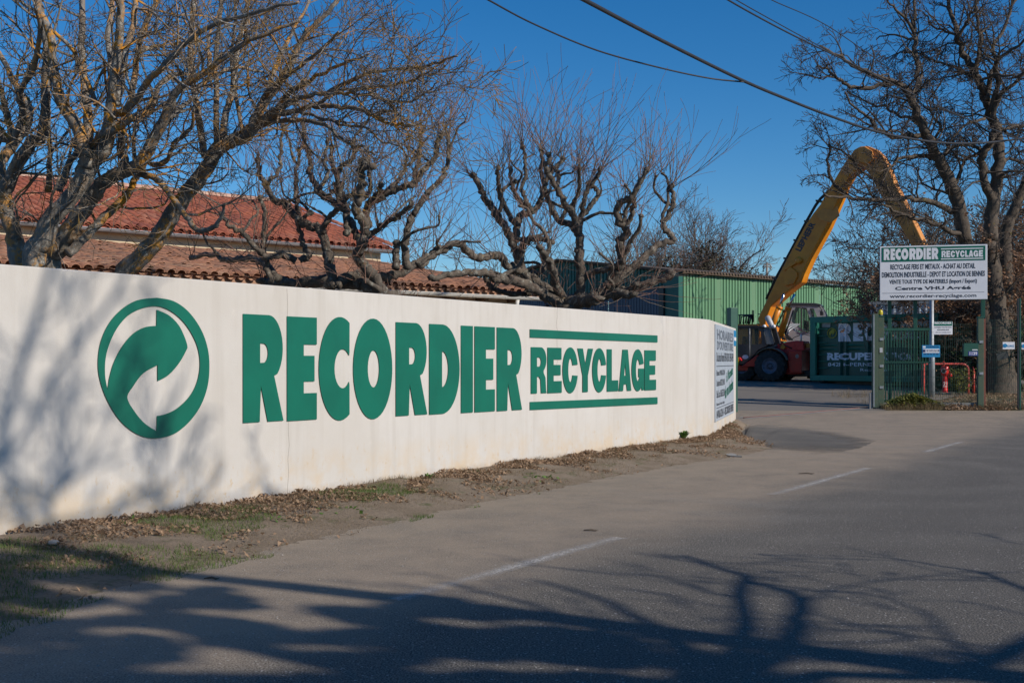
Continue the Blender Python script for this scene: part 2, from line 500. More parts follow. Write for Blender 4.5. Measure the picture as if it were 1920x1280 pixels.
# worn asphalt: dusty shoulder beside the verge, swirling tyre marks in the bend
t = NT('worn asphalt road')
n3 = (math.sin(rad(57.9)), -math.cos(rad(57.9)), 0)
dist = t.math('SUBTRACT', t.dot(n3), WALL.o.x * n3[0] + WALL.o.y * n3[1])
distn = t.math('ADD', dist, t.ramp(t.noise(.35, 4), 0, 1, -1.1, 1.1))
base = t.mix(t.ramp(t.noise(.5, 5), .35, .65), (.128, .116, .100), (.098, .090, .080))
dust = t.math('MULTIPLY', t.ramp(distn, 4.6, 3.4), t.ramp(t.noise(1.7, 5, .7), .25, .6, .35, 1))
base = t.mix(t.math('MULTIPLY', dust, .95), base, (.31, .25, .19))
geo = t.n.new('ShaderNodeVectorMath'); geo.operation = 'SUBTRACT'; geo.inputs[1].default_value = (4.2, 16.2, 0)
t.link(t.pos(), geo.inputs[0])
ln = t.n.new('ShaderNodeVectorMath'); ln.operation = 'LENGTH'; t.link(geo.outputs[0], ln.inputs[0])
r = ln.outputs['Value']
rn = t.math('ADD', t.math('MULTIPLY', r, 5.2), t.ramp(t.noise(.6, 3), 0, 1, -3, 3))
rings = t.ramp(t.math('SINE', rn), -1, 1)
ringm = t.math('MULTIPLY', t.math('MULTIPLY', t.ramp(r, 1.2, 2.4), t.ramp(r, 10, 6)), t.ramp(t.noise(.45, 3), .4, .62))
base = t.mix(t.math('MULTIPLY', t.math('MULTIPLY', rings, ringm), .6), base, (.27, .25, .22))
base = t.mix(t.math('MULTIPLY', t.ramp(t.noise(.28, 4), .5, .7), .4), base, (.07, .067, .062))
for d0 in (5.6, 7.4):
    tk = t.ramp(t.math('ABSOLUTE', t.math('SUBTRACT', distn, d0)), .55, .1)
    base = t.mix(t.math('MULTIPLY', t.math('MULTIPLY', tk, t.ramp(t.noise(.7, 4), .3, .6)), .45), base, (.075, .070, .064))
stn = t.ramp(t.noise(2.6, 6, .75), .60, .68)
base = t.mix(t.math('MULTIPLY', stn, .45), base, (.20, .175, .145))
sp = t.noise(95, 2, .5)
mid = t.noise(28, 4, .7)
base = t.mix(t.ramp(mid, .50, .68, 0, .55), base, (.24, .215, .18))
base = t.mix(t.ramp(mid, .48, .34, 0, .6), base, (.05, .047, .042))
base = t.mix(t.ramp(sp, .51, .60, 0, .9), base, (.27, .245, .21))
base = t.mix(t.ramp(sp, .49, .40, 0, .9), base, (.035, .034, .033))
base = t.mix(t.math('MULTIPLY', dust, .55), base, (.36, .285, .21))
base = t.mix(t.math('MULTIPLY', t.ramp(distn, 4.2, 6.0), .35), base, (.085, .08, .074))
vo = t.n.new('ShaderNodeTexVoronoi'); vo.inputs['Scale'].default_value = 42; t.link(t.pos(), vo.inputs['Vector'])
sc_ = t.n.new('ShaderNodeSeparateColor'); t.link(vo.outputs['Color'], sc_.inputs[0])
base = t.mix(t.math('MULTIPLY', t.ramp(sc_.outputs[0], .86, .90), t.ramp(vo.outputs['Distance'], .32, .22)), base, (.38, .36, .33))
t.bump(t.math('ADD', t.noise(70, 4, .6), t.math('MULTIPLY', t.noise(2, 3), 2)), .55, .012)
M['asphalt'] = t.fin(base, .9, 0, .25)
xs = [-12, -8, -4, 0, 4, 8, 14, 30, 80]
sheet('road', xs, [-25, -10, 0, 4, 8, 12, 16, 20, 24, 26, 28, 30, 31.3], 0, M['asphalt'])
t = NT('yard asphalt')
c = t.mix(t.ramp(t.noise(.25, 5), .35, .65), (.20, .175, .145), (.14, .125, .108))
c = t.mix(t.ramp(t.noise(60, 3), .5, .8, 0, .5), c, (.08, .08, .08))
t.bump(t.noise(60, 3), .4, .01)
M['yard'] = t.fin(c, .88)
m = MB()
yy = [31.3, 32, 38, 44, 52, 60, 90]
def yx(y): return (4.5 - (y - 31.3) * .3, 9.9 + (y - 31.3) * .75)
m.add([(x, y, gz(y)) for y in yy for x in (yx(y)[0] - 8, yx(y)[0], yx(y)[1])],
      [(3 * j + i, 3 * j + i + 1, 3 * j + i + 4, 3 * j + i + 3) for j in range(len(yy) - 1) for i in range(2)], True)
o = link('yard_pavement', m.mesh('yard_pavement', M['yard'])); o['kind'] = 'structure'

# dark patch of newer asphalt in the entrance, the steel gate rail and the worn line
def poly_sheet(name, pix, dz, mt):
    m = MB(); pts = [G(*q) for q in crv(pix + pix[:1], 9)[:-1]]
    pts = [q + Vector((nz(q.x, q.y, 5) * .12 + nz(q.x, q.y, 17) * .06, nz(q.y, q.x, 5) * .3 + nz(q.y, q.x, 17) * .12, 0)) for q in pts]
    m.add([(q.x, q.y, gz(q.y) + dz) for q in pts], [tuple(range(len(pts)))])
    o = link(name, m.mesh(name, mt)); o['kind'] = 'structure'; return o
t = NT('newer dark asphalt')
c = t.mix(t.ramp(t.noise(1.0, 5), .35, .65), (.082, .076, .068), (.135, .120, .102))
c = t.mix(t.ramp(t.noise(90, 3), .5, .8, 0, .5), c, (.22, .21, .2))
t.bump(t.noise(70, 4), .5, .012)
t.fin(c, .88)
pc_ = t.n.new('ShaderNodeVectorMath'); pc_.operation = 'SUBTRACT'; pc_.inputs[1].default_value = (5.35, 23.1, 0); t.link(t.pos(), pc_.inputs[0])
ps_ = t.n.new('ShaderNodeVectorMath'); ps_.operation = 'MULTIPLY'; ps_.inputs[1].default_value = (1 / 1.75, 1 / 4.2, 0); t.link(pc_.outputs[0], ps_.inputs[0])
pl_ = t.n.new('ShaderNodeVectorMath'); pl_.operation = 'LENGTH'; t.link(ps_.outputs[0], pl_.inputs[0])
t.link(t.ramp(t.math('ADD', pl_.outputs['Value'], t.ramp(t.noise(1.6, 5, .7), 0, 1, -.35, .35)), .95, .55, 0, .9), t.b.inputs['Alpha'])
M['patch'] = t.m
poly_sheet('entrance_asphalt_patch', [(1398, 798), (1390, 822), (1388, 842), (1402, 856), (1430, 861), (1480, 861), (1550, 852), (1610, 840), (1640, 825), (1630, 808), (1580, 796), (1510, 789), (1450, 786), (1415, 788)], .005, M['patch'])
t = NT('worn white line')
sc2 = t.n.new('ShaderNodeMixShader'); tr = t.n.new('ShaderNodeBsdfTransparent')
acr = t.math('SUBTRACT', dist_ := t.math('SUBTRACT', t.dot(n3), WALL.o.x * n3[0] + WALL.o.y * n3[1]), 3.9)
edge = t.ramp(t.math('ADD', t.math('ABSOLUTE', acr), t.ramp(t.noise(9, 4), 0, 1, -.05, .05)), .10, .01)
fac = t.math('MULTIPLY', t.math('MULTIPLY', t.ramp(t.noise(60, 4, .8), .36, .60), edge), t.ramp(t.noise(1.1, 4), .30, .55, .40, .95))
t.fin((.52, .50, .47), .8)
t.link(fac, sc2.inputs[0]); t.link(tr.outputs[0], sc2.inputs[1]); t.link(t.b.outputs[0], sc2.inputs[2])
t.link(sc2.outputs[0], t.n['Material Output'].inputs[0])
M['line'] = t.m
for (ua, ub) in ((.1, 3.2), (7.0, 10.9), (14.4, 17.2)):
    m = MB()
    N = 8
    vs = []
    for i in range(N + 1):
        u = ua + (ub - ua) * i / N
        for s_ in (3.78, 4.02):
            q = WALL.pt(u, 0, -s_); vs.append((q.x, q.y, gz(q.y) + .005))
    m.add(vs, [(2 * i, 2 * i + 2, 2 * i + 3, 2 * i + 1) for i in range(N)])
    o = link('road_marking', m.mesh('road_marking', M['line'])); o['kind'] = 'structure'
# rail
ra = Vector((5.75, 29.2, 0)); rb = Vector((9.95, 32.35, 0))
rd = (rb - ra).normalized(); rn_ = Vector((-rd.y, rd.x, 0))
m = MB()
for (o0, o1, z0, z1) in ((-.16, .16, -.02, .006),):
    pts = []
    for i in range(9):
        q = ra + (rb - ra) * i / 8
        for o_ in (o0, o1): pts.append((*(q + rn_ * o_).xy, gz((q + rn_ * o_).y) + z1))
    m.add(pts, [(2 * i, 2 * i + 2, 2 * i + 3, 2 * i + 1) for i in range(8)])
o = link('gate_track_strip', m.mesh('gate_track_strip', M['concrete'])); o['kind'] = 'structure'
m = MB().tube([(*(ra + (rb - ra) * i / 8).xy, gz((ra + (rb - ra) * i / 8).y) + .012) for i in range(9)], .012, 6)
o = m.build('gate_rail', M['rust']); tagx(o, 'thin rusty steel rail of the sliding gate across the yard entrance', 'rail')

# ------------------------------------------------------------------ verge
M['verge'] = None
t = NT('bare earth verge')
c = t.mix(t.ramp(t.noise(2.2, 6, .65), .35, .62), (.19, .14, .092), (.26, .20, .145))
c = t.mix(t.ramp(t.noise(3.1, 5, .7), .56, .66, 0, .8), c, (.085, .095, .03))
c = t.mix(t.ramp(t.noise(45, 4), .5, .75, 0, .7), c, (.07, .05, .035))
t.bump(t.noise(26, 6, .7), 1, .03)
M['verge'] = t.fin(c, .95)
EDGE = [(-4, 3.4), (-2, 2.75), (-1, 2.3), (.8, 2.02), (3, 1.76), (5, 1.62), (8, 1.48), (11, 1.6), (13, 1.6), (14.2, 1.45), (15.5, .9), (17, .45), (18.5, .3)]
def vedge(u):
    for (a, b), (c_, d_) in zip(EDGE, EDGE[1:]):
        if u <= c_: return b + (d_ - b) * (u - a) / (c_ - a) + .14 * nz(u, 3, 1.1) + .09 * nz(u, 9, 4.0)
    return .3
def vpt(u, f):                                    # f = 0 at the wall, 1 at the road edge
    e = max(.1, vedge(u)); dd = f * e
    uc = min(u, WLEN + (0 if u < WLEN else 0))
    if u <= WLEN - .3: q = WALL.pt(u, 0, -dd)
    else:
        k = min(1, (u - WLEN + .3) / .6)
        a_ = rad(57.9 + (math.degrees(math.atan2(RET.d.y, RET.d.x)) - 57.9) * k)
        nn = Vector((math.sin(a_), -math.cos(a_), 0))
        b_ = WALL.pt(u, 0) if u < WLEN else RET.pt(u - WLEN, 0)
        q = b_ + nn * dd
    z = gz(q.y) + (.125 * (1 - f) ** 1.3 + .03 * math.sin(math.pi * min(1, f * 1.1)) + .035 * nz(q.x, q.y, 2.3) * (1 - f) + .016 * nz(q.x, q.y, 9) * (1 - f * .7)) * 1.0 - .004 * f
    if f > .999: z = gz(q.y) - .008
    return Vector((q.x, q.y, z))
m = MB()
us = [-4.5 + .09 * i for i in range(int((WLEN + RLEN + 4.4) / .09))]
KF = 26
m.add([tuple(vpt(u, k / KF)) for u in us for k in range(-1 if False else 0, KF + 1)],
      [(i * (KF + 1) + k, (i + 1) * (KF + 1) + k, (i + 1) * (KF + 1) + k + 1, i * (KF + 1) + k + 1) for i in range(len(us) - 1) for k in range(KF)], True)
o = link('verge', m.mesh('verge', M['verge'])); o['kind'] = 'structure'

class Bits:                                        # tiny faces by the thousand
    def __init__(s): s.v = []; s.f = []
    def leaf(s, p, r, up=.5, curl=.4):
        a = U(0, 6.283); tx, ty = math.cos(a), math.sin(a); tl = U(-up, up); sl = U(-up, up)
        b = len(s.v); w = r * U(.55, .9); h = r
        c1 = Vector((tx, ty, tl)); c2 = Vector((-ty, tx, sl))
        z = Vector((0, 0, curl * r))
        s.v += [p - c1 * h, p + c2 * w + z, p + c1 * h * 1.1, p - c2 * w + z * .7]
        s.f += [(b, b + 1, b + 2), (b, b + 2, b + 3)]
    def blade(s, p, h, w, lean=.5):
        a = U(0, 6.283); l = U(0, lean) * h
        d = Vector((math.cos(a), math.sin(a), 0)); q = Vector((-d.y, d.x, 0)) * w
        b = len(s.v)
        mid = p + d * l * .35 + Vector((0, 0, h * .6)); tip = p + d * l + Vector((0, 0, h * U(.75, 1)))
        s.v += [p - q, p + q, mid + q * .6, mid - q * .6, tip]
        s.f += [(b, b + 1, b + 2, b + 3), (b + 3, b + 2, b + 4)]
    def stone(s, p, r):
        b = len(s.v)
        s.v += [p + Vector((r * U(.6, 1.2) * math.cos(k * 1.57), r * U(.6, 1.2) * math.sin(k * 1.57), r * U(-.1, .2))) for k in range(4)] + [p + Vector((0, 0, r * U(.5, .9)))]
        s.f += [(b + k, b + (k + 1) % 4, b + 4) for k in range(4)]
    def build(s, name, mt, parent=None, label=None, cat=None, kind='stuff'):
        me = bpy.data.meshes.new(name)
        me.from_pydata([tuple(v) for v in s.v], [], s.f)
        me.materials.append(mt)
        if parent:
            for v in me.vertices: pass
            me.transform(WM[parent.name].inverted())
        o = link(name, me, parent, WM[parent.name] if parent else None)
        return tagx(o, label, cat, None, kind)

random.seed(11)
lit, dryg, grn, weed, peb = Bits(), Bits(), Bits(), Bits(), Bits()
for i in range(34000):
    u = U(-3.2, WLEN + 4.5); f = abs(random.gauss(0, .40))
    if f > 1: continue
    q = vpt(u, f)
    if nz(q.x, q.y, 1.7, 4) < -.16 + f * .38: continue
    lit.leaf(q + Vector((0, 0, U(.0, .028))), U(.007, .021) * (1.7 if RND() < .06 else 1), .9, U(0, .9))
for i in range(26000):
    u = U(-3.2, WLEN + 4); f = U(0, 1) ** 1.5
    q = vpt(u, f)
    k = nz(q.x, q.y, 1.3, 8)
    if k < -.05: continue
    dryg.blade(q, U(.015, .06) * (1.3 - f), U(.0012, .0025), 2.2)
for i in range(60000):
    u = U(-3.6, 9) if RND() < .85 else U(9, 15); f = U(.12, 1.02)
    q = vpt(u, min(1, f))
    k = nz(q.x, q.y, .9, 21) + .25 * nz(q.x, q.y, 4, 2) - max(0, u - 1.5) * .075 + (.18 if u < 1.2 else 0)
    if k < .05: continue
    grn.blade(q, U(.012, .05), U(.0015, .003), 1.6)
for (px_, py_, n_, r_, h_) in ((800, 915, 110, .16, .09), (815, 921, 80, .10, .07), (700, 930, 50, .12, .06), (500, 985, 90, .12, .06), (1355 - 8, 0, 0, 0, 0), (560, 957, 60, .2, .05), (1130, 868, 60, .15, .06), (620, 965, 60, .15, .05), (1000, 903, 60, .15, .05)):
    if not n_: continue
    c0 = G(px_, py_)
    for i in range(n_):
        q = c0 + Vector((random.gauss(0, r_), random.gauss(0, r_), 0)); q.z = .05
        weed.leaf(q + Vector((0, 0, U(0, h_ * .5))), U(.012, .032), .8, U(-.3, .6))
for i in range(13000):
    py_ = HY + (1280 - HY) * U(.22, 1) ** .8; px_ = U(60, 1700)
    q = G(px_, py_)
    dd = -(q - WALL.o).dot(WALL.n)
    if dd < 1.5: continue
    if RND() > max(.06, 1 - abs(dd - 2.5) / 1.3): continue
    peb.stone(Vector((q.x, q.y, gz(q.y) + .001)), U(.0025, .006) if RND() < .97 else U(.007, .013))
lit.build('leaf_litter', M['leaf_litter'], None, 'dry brown fallen leaves lying on the earth verge along the white wall', 'leaves')
dryg.build('dry_grass', M['grass_dry'], None, 'short withered straw grass on the verge below the white wall', 'grass')
grn.build('green_grass', M['grass_green'], None, 'thin green grass growing along the road edge of the verge', 'grass')
weed.build('weed_patch', M['leaf_fresh'], None, 'small bright green weeds creeping over the brown verge', 'weeds')
peb.build('loose_gravel', mat('loose gravel', (.36, .32, .28), (.2, .18, .16), 30, .9), None, 'loose pale grit scattered on the road shoulder', 'gravel')
def weed_plant(px, py, n, h, label, spread=1.0):
    c0 = G(px, py); c0.z = .06
    tr = thing('weed', label, 'weed', c0)
    m = MB()
    for i in range(n):
        a = U(0, 6.283); l = h * U(.6, 1); w = l * .11
        d = Vector((math.cos(a), math.sin(a), 0)); s_ = Vector((-d.y, d.x, 0))
        sp_ = U(.2, .8) * spread
        pts = [c0, c0 + d * l * .3 * sp_ + Vector((0, 0, l * .5)), c0 + d * l * .7 * sp_ + Vector((0, 0, l * .85)), c0 + d * l * 1.1 * sp_ + Vector((0, 0, l * .9))]
        ws = [w * .3, w, w * .8, .001]
        vs = []
        for p_, w_ in zip(pts, ws): vs += [p_ - s_ * w_, p_ + s_ * w_]
        m.add(vs, [(0, 1, 3, 2), (2, 3, 5, 4), (4, 5, 7, 6)], True)
    m.build('leaves', M['leaf_fresh'], tr)
weed_plant(1281, 838, 60, .26, 'bright green tuft of weeds at the foot of the wall near its corner', .9)
weed_plant(246, 1002, 9, .14, 'small upright green weed below the round emblem on the wall', .5)
weed_plant(803, 912, 18, .12, 'low leafy green weed at the wall foot below the big letter D', 1.5)
weed_plant(1318, 836, 14, .09, 'low dark green weed just left of the wall corner', 1.5)
weed_plant(655, 938, 12, .09, 'low green weed on the verge below the letter C', 1.5)
# twigs on the road
for (px_, py_, l, a, lb) in ((1108, 996, .13, .05, 'dark broken twig lying on the road beyond the worn white line'), (1513, 889, .22, .1, 'thin dark twig lying on the road in front of the entrance'),
                         (396, 1087, .10, .2, 'short brown twig at the verge edge in the left foreground')):
    q = G(px_, py_)
    m = MB().tube([(q.x - l / 2, q.y, .012), (q.x, q.y + l * a, .016), (q.x + l * .3, q.y + l * .05, .010), (q.x + l / 2, q.y + l * .2, .012)], [.004, .008, .007, .003], 6)
    o = m.build('twig', M['bark_oak']); tagx(o, lb, 'twig')
q = G(683, 922)
m = MB()
c0 = G(100, 1045) ; c0.z = .1
m.lathe([(0, .0), (.04, .0), (.055, .012), (.04, .03), (.02, .036), (0, .038)], 7, Matrix.Translation(c0) @ Matrix.Scale(.8, 4, (0, 1, 0)))
tagx(m.build('stone', M['concrete']), 'pale grey stone lying in the leaves at the left end of the verge', 'stone')
# slab by the wall corner
m = MB()
pts = [G(*q) for q in ((1345, 848), (1376, 852), (1391, 857), (1368, 856), (1349, 851))]
m.add([(q.x, q.y, .02 + gz(q.y)) for q in pts] + [(q.x, q.y, -.05) for q in pts], [(0, 1, 2, 3, 4)] + [(i, (i + 1) % 5, (i + 1) % 5 + 5, i + 5) for i in range(5)])
tagx(m.build('concrete_slab', M['concrete']), 'pale concrete slab let into the verge by the wall corner', 'slab')

# ------------------------------------------------------------------ the white wall
t = NT('white cement render')
c = t.mix(t.ramp(t.noise(1.3, 5, .6), .3, .7), (.56, .535, .505), (.52, .495, .46))
c = t.mix(t.ramp(t.noise(7, 3, .6, stretch=(1, 1, .06)), .50, .70, 0, .42), c, (.44, .41, .37))
c = t.mix(t.ramp(t.noise(.55, 5, .65), .45, .62, 0, .35), c, (.47, .43, .38))
c = t.mix(t.ramp(t.noise(3.2, 6, .8), .62, .70, 0, .35), c, (.60, .56, .51))
sep = t.n.new('ShaderNodeSeparateXYZ'); t.link(t.pos(), sep.inputs[0])
low = t.ramp(sep.outputs[2], .62, .06)
c = t.mix(t.math('MULTIPLY', low, t.ramp(t.noise(2.2, 5, .7), .42, .62)), c, (.56, .44, .30))
c = t.mix(t.math('MULTIPLY', t.ramp(sep.outputs[2], .75, .2), t.ramp(t.noise(13, 5, .7, stretch=(1, 1, .6)), .60, .66, 0, .8)), c, (.50, .37, .22))
c = t.mix(t.math('MULTIPLY', t.ramp(sep.outputs[2], 2.0, WTOP), t.ramp(t.noise(9, 4, .7, stretch=(1, 1, .12)), .5, .75, 0, .5)), c, (.42, .39, .35))
c = t.mix(t.ramp(t.noise(120, 2), .62, .75, 0, .25), c, (.45, .41, .37))
c = t.mix(t.math('MULTIPLY', t.ramp(sep.outputs[2], .20, .03), t.ramp(t.noise(6, 4), .3, .6)), c, (.30, .24, .18))
t.bump(t.math('ADD', t.noise(90, 5, .7), t.math('MULTIPLY', t.noise(1.4, 2), 4)), .35, .008)
M['render'] = t.fin(c, .9, 0, .25)
wall = thing('boundary_wall', 'long white rendered wall with raised green lettering beside the road', 'wall', (WALL.o.x, WALL.o.y, 0))
front = [WALL.pt(-7, 0)]
n_ = 10
for i in range(1, 40): front.append(WALL.pt(-7 + (WLEN - .35 + 7) * i / 39, 0))
Pa, Pb = WALL.pt(WLEN - .35, 0), RET.pt(.35, 0)
for i in range(1, n_):
    f = i / n_
    front.append(Pa * (1 - f) ** 2 + A * 2 * f * (1 - f) + Pb * f * f)
for i in range(0, 12): front.append(RET.pt(.35 + (RLEN - .35) * i / 11, 0))
m = MB()
nf = len(front)
back = []
for i, q in enumerate(front):
    d = (front[min(i + 1, nf - 1)] - front[max(0, i - 1)]).normalized()
    back.append(q + Vector((-d.y, d.x, 0)) * .2)
vs = []
for q, b in zip(front, back):
    for p_, z in ((q, -.3), (q, WTOP - .012), (q + (b - q) * .06, WTOP), (b - (b - q) * .06, WTOP), (b, WTOP - .012), (b, -.3)): vs.append((p_.x, p_.y, z))
fs = [(6 * i + k, 6 * (i + 1) + k, 6 * (i + 1) + k + 1, 6 * i + k + 1) for i in range(nf - 1) for k in range(5)]
fs += [tuple(range(6)), tuple(6 * (nf - 1) + k for k in range(6))[::-1]]
m.add(vs, fs)
m.build('rendered_face', M['render'], wall)
# hairline cracks
for (px_, y0, y1) in ((540, 541, 940), (1045, 577, 700)):
    pts = []
    for i in range(16):
        yq = y0 + (y1 - y0) * i / 15
        pts.append(WALL.at(px_ + random.gauss(0, 1.2), yq, .0005))
    MB().tube(pts, .0022, 4).build('crack', mat('crack', (.25, .22, .19), None, 3, .9), wall)
# green lettering
TH = .007
for ch, x0, x1 in (('R', 454.4, 530), ('E', 537, 592.5), ('C', 596.5, 653.7), ('O', 661, 734), ('R', 741, 799.7), ('D', 803.7, 860.3), ('I', 863.4, 885.3), ('E', 888.7, 926.5), ('R', 930.6, 977.5)):
    f0 = (x0 - 454.4) / (930.6 - 454.4)
    ov = 3 if ch in 'CO' else 0
    u0 = WALL.uv(x0)[0]; u1 = WALL.uv(x1)[0]
    vt = WALL.uv(454.4, 588.3)[1]; vb = WALL.uv(454.4, 792.5)[1]
    vt2 = WALL.uv(930.6, 613.6)[1]; vb2 = WALL.uv(930.6, 770.6)[1]
    top = vt + (vt2 - vt) * f0; bot = vb + (vb2 - vb) * f0
    e_ = .022 if ch in 'CO' else 0
    if ch == 'O': e_ = .025
    flat('letter', WALL, glyph(ch, u0, top + e_, u1, bot - e_), -TH - .006, TH, M['green_sign'], wall)['label'] = 'tall green letter ' + ch
for ch, a, b in (('r', 138, 255), ('e', 262, 368), ('c', 375, 489), ('y', 487, 603), ('c', 598, 702), ('l', 708, 792), ('a', 797, 890), ('g', 893, 985), ('e', 990, 1076)):
    f0 = (a - 138) / (990 - 138)
    x0, x1 = 960 + a / 4, 960 + b / 4
    vt = WALL.uv(994.5, 650.5)[1]; vb = WALL.uv(994.5, 737.7)[1]
    vt2 = WALL.uv(1207.5, 656.3)[1]; vb2 = WALL.uv(1207.5, 731.6)[1]
    top = vt + (vt2 - vt) * f0; bot = vb + (vb2 - vb) * f0
    e_ = .012 if ch in 'cg' else 0
    flat('letter', WALL, glyph(ch, WALL.uv(x0)[0], top + e_, WALL.uv(x1)[0], bot - e_), -TH - .006, TH, M['green_sign'], wall)['label'] = 'smaller green letter ' + ch.upper()
for ys in (((617, 632.5), (628.8, 641.7)), ((753.2, 768.2), (744.2, 757))):
    (a, b), (c_, d_) = ys
    x0, x1 = 992.5, 1231.7
    sp = [WALL.uv(x0, a), WALL.uv(x1, c_), WALL.uv(x1, d_), WALL.uv(x0, b)]
    flat('stripe', WALL, [sp], -TH - .006, TH, M['green_sign'], wall)
def zm(x, y): return WALL.uv(x / 3.556, 480 + y / 3.556)
outer = [(1040, 278), (1150, 300), (1250, 370), (1335, 490), (1380, 620), (1390, 750), (1375, 880), (1325, 1010), (1240, 1120), (1140, 1190), (1010, 1213), (900, 1180), (800, 1100), (720, 980), (668, 850), (648, 730), (662, 590), (715, 460), (800, 360), (910, 295), (1040, 278)]
hole = (crv([(712, 895), (695, 800), (697, 690), (722, 590), (775, 480), (850, 395), (940, 348), (1040, 334), (1130, 365), (1215, 435), (1280, 530), (1318, 630), (1327, 740), (1305, 850), (1255, 940), (1175, 1015), (1100, 1052), (1042, 1065)])
        + crv([(1040, 1167), (960, 1115), (895, 1040), (843, 945), (880, 870), (950, 780), (1045, 725)])
        + crv([(1045, 832), (1120, 790), (1190, 710), (1235, 630), (1243, 600), (1225, 540), (1185, 460), (1120, 395), (1040, 358)])
        + crv([(1038, 465), (960, 475), (880, 520), (805, 610), (750, 720), (722, 820)])[:])
flat('emblem', WALL, [[zm(*q) for q in crv(outer)[:-1]], [zm(*q) for q in hole]], -TH - .006, TH, M['green_sign'], wall)['label'] = 'round green emblem with a curving arrow'
# information board on the short side of the wall
def rp(px, py, w=0): return RET.at(px, py, w)
bu0, bv1 = RET.uv(1339.4, 607.5); bu1, _ = RET.uv(1373.3, 616); _, bv0 = RET.uv(1339.4, 790.5)
m = MB(); m.box(bu0, bu1, -.03, -.002, bv0, bv1, M=RET.M)
pan = m.build('information_board', M['grey_board'], wall, .004)
bw, bh = bu1 - bu0, bv1 - bv0
RB = RET
def bl(T, s_, x0, x1, y0, y1, **k): T.line(s_, RB, (bu0 + bw * x0, bv1 - bh * y0, bu0 + bw * x1, bv1 - bh * y1), -.0335, pix=False, **k)
T = Text()
bl(T, 'Du Lundi au Vendredi 7H30-12H00  13H30-17H30', .03, .97, .285, .385, bold=.02)
bl(T, 'Bureau: 04.90.61.20.41', .03, .45, .47, .53, bold=.02)
bl(T, 'Livraison 06.07.21.84.10', .03, .45, .57, .64, bold=.02)
bl(T, 'Sté. Loc. 06.85.32.40', .03, .45, .68, .76, bold=.02)
bl(T, 'Bennes à votre dispo.', .03, .45, .81, .85, bold=.02)
bl(T, '04-90.61.20.41 - RECORDIER FRERES', .03, .97, .885, .975, bold=.02)
T.build('lettering', M['ink'], pan)
T = Text()
bl(T, 'HORAIRES', .05, .95, .045, .155, bold=.03)
bl(T, "D'OUVERTURE", .05, .95, .165, .262, bold=.03)
T.build('heading', M['ink_grey'], pan)
T = Text()
bl(T, 'à l\'écoute', .55, .93, .50, .62, bold=.03, rot=.10)
bl(T, 'de vos besoins', .46, .95, .66, .80, bold=.03, rot=.08)
T.build('handwriting', M['green_sign'], pan)
m = MB()
for y_ in (.428, .862): m.box(bu0 + bw * .02, bu0 + bw * .98, -.036, -.031, bv1 - bh * (y_ + .006), bv1 - bh * y_, M=RET.M)
m.build('rule_line', M['ink'], pan)
bu0b, vb1 = RET.uv(1375.2, 619); bu1b, _ = RET.uv(1379.3, 619); _, vb0 = RET.uv(1375.2, 648)
st = MB().box(bu0b, bu1b, -.012, -.001, vb0, vb1, M=RET.M).build('blue_sticker', M['blue_sign'], wall)
MB().box(bu0b + .03, bu1b - .03, -.016, -.0125, vb0 + .12, vb0 + .2, M=RET.M).build('print', M['white_paint'], st)

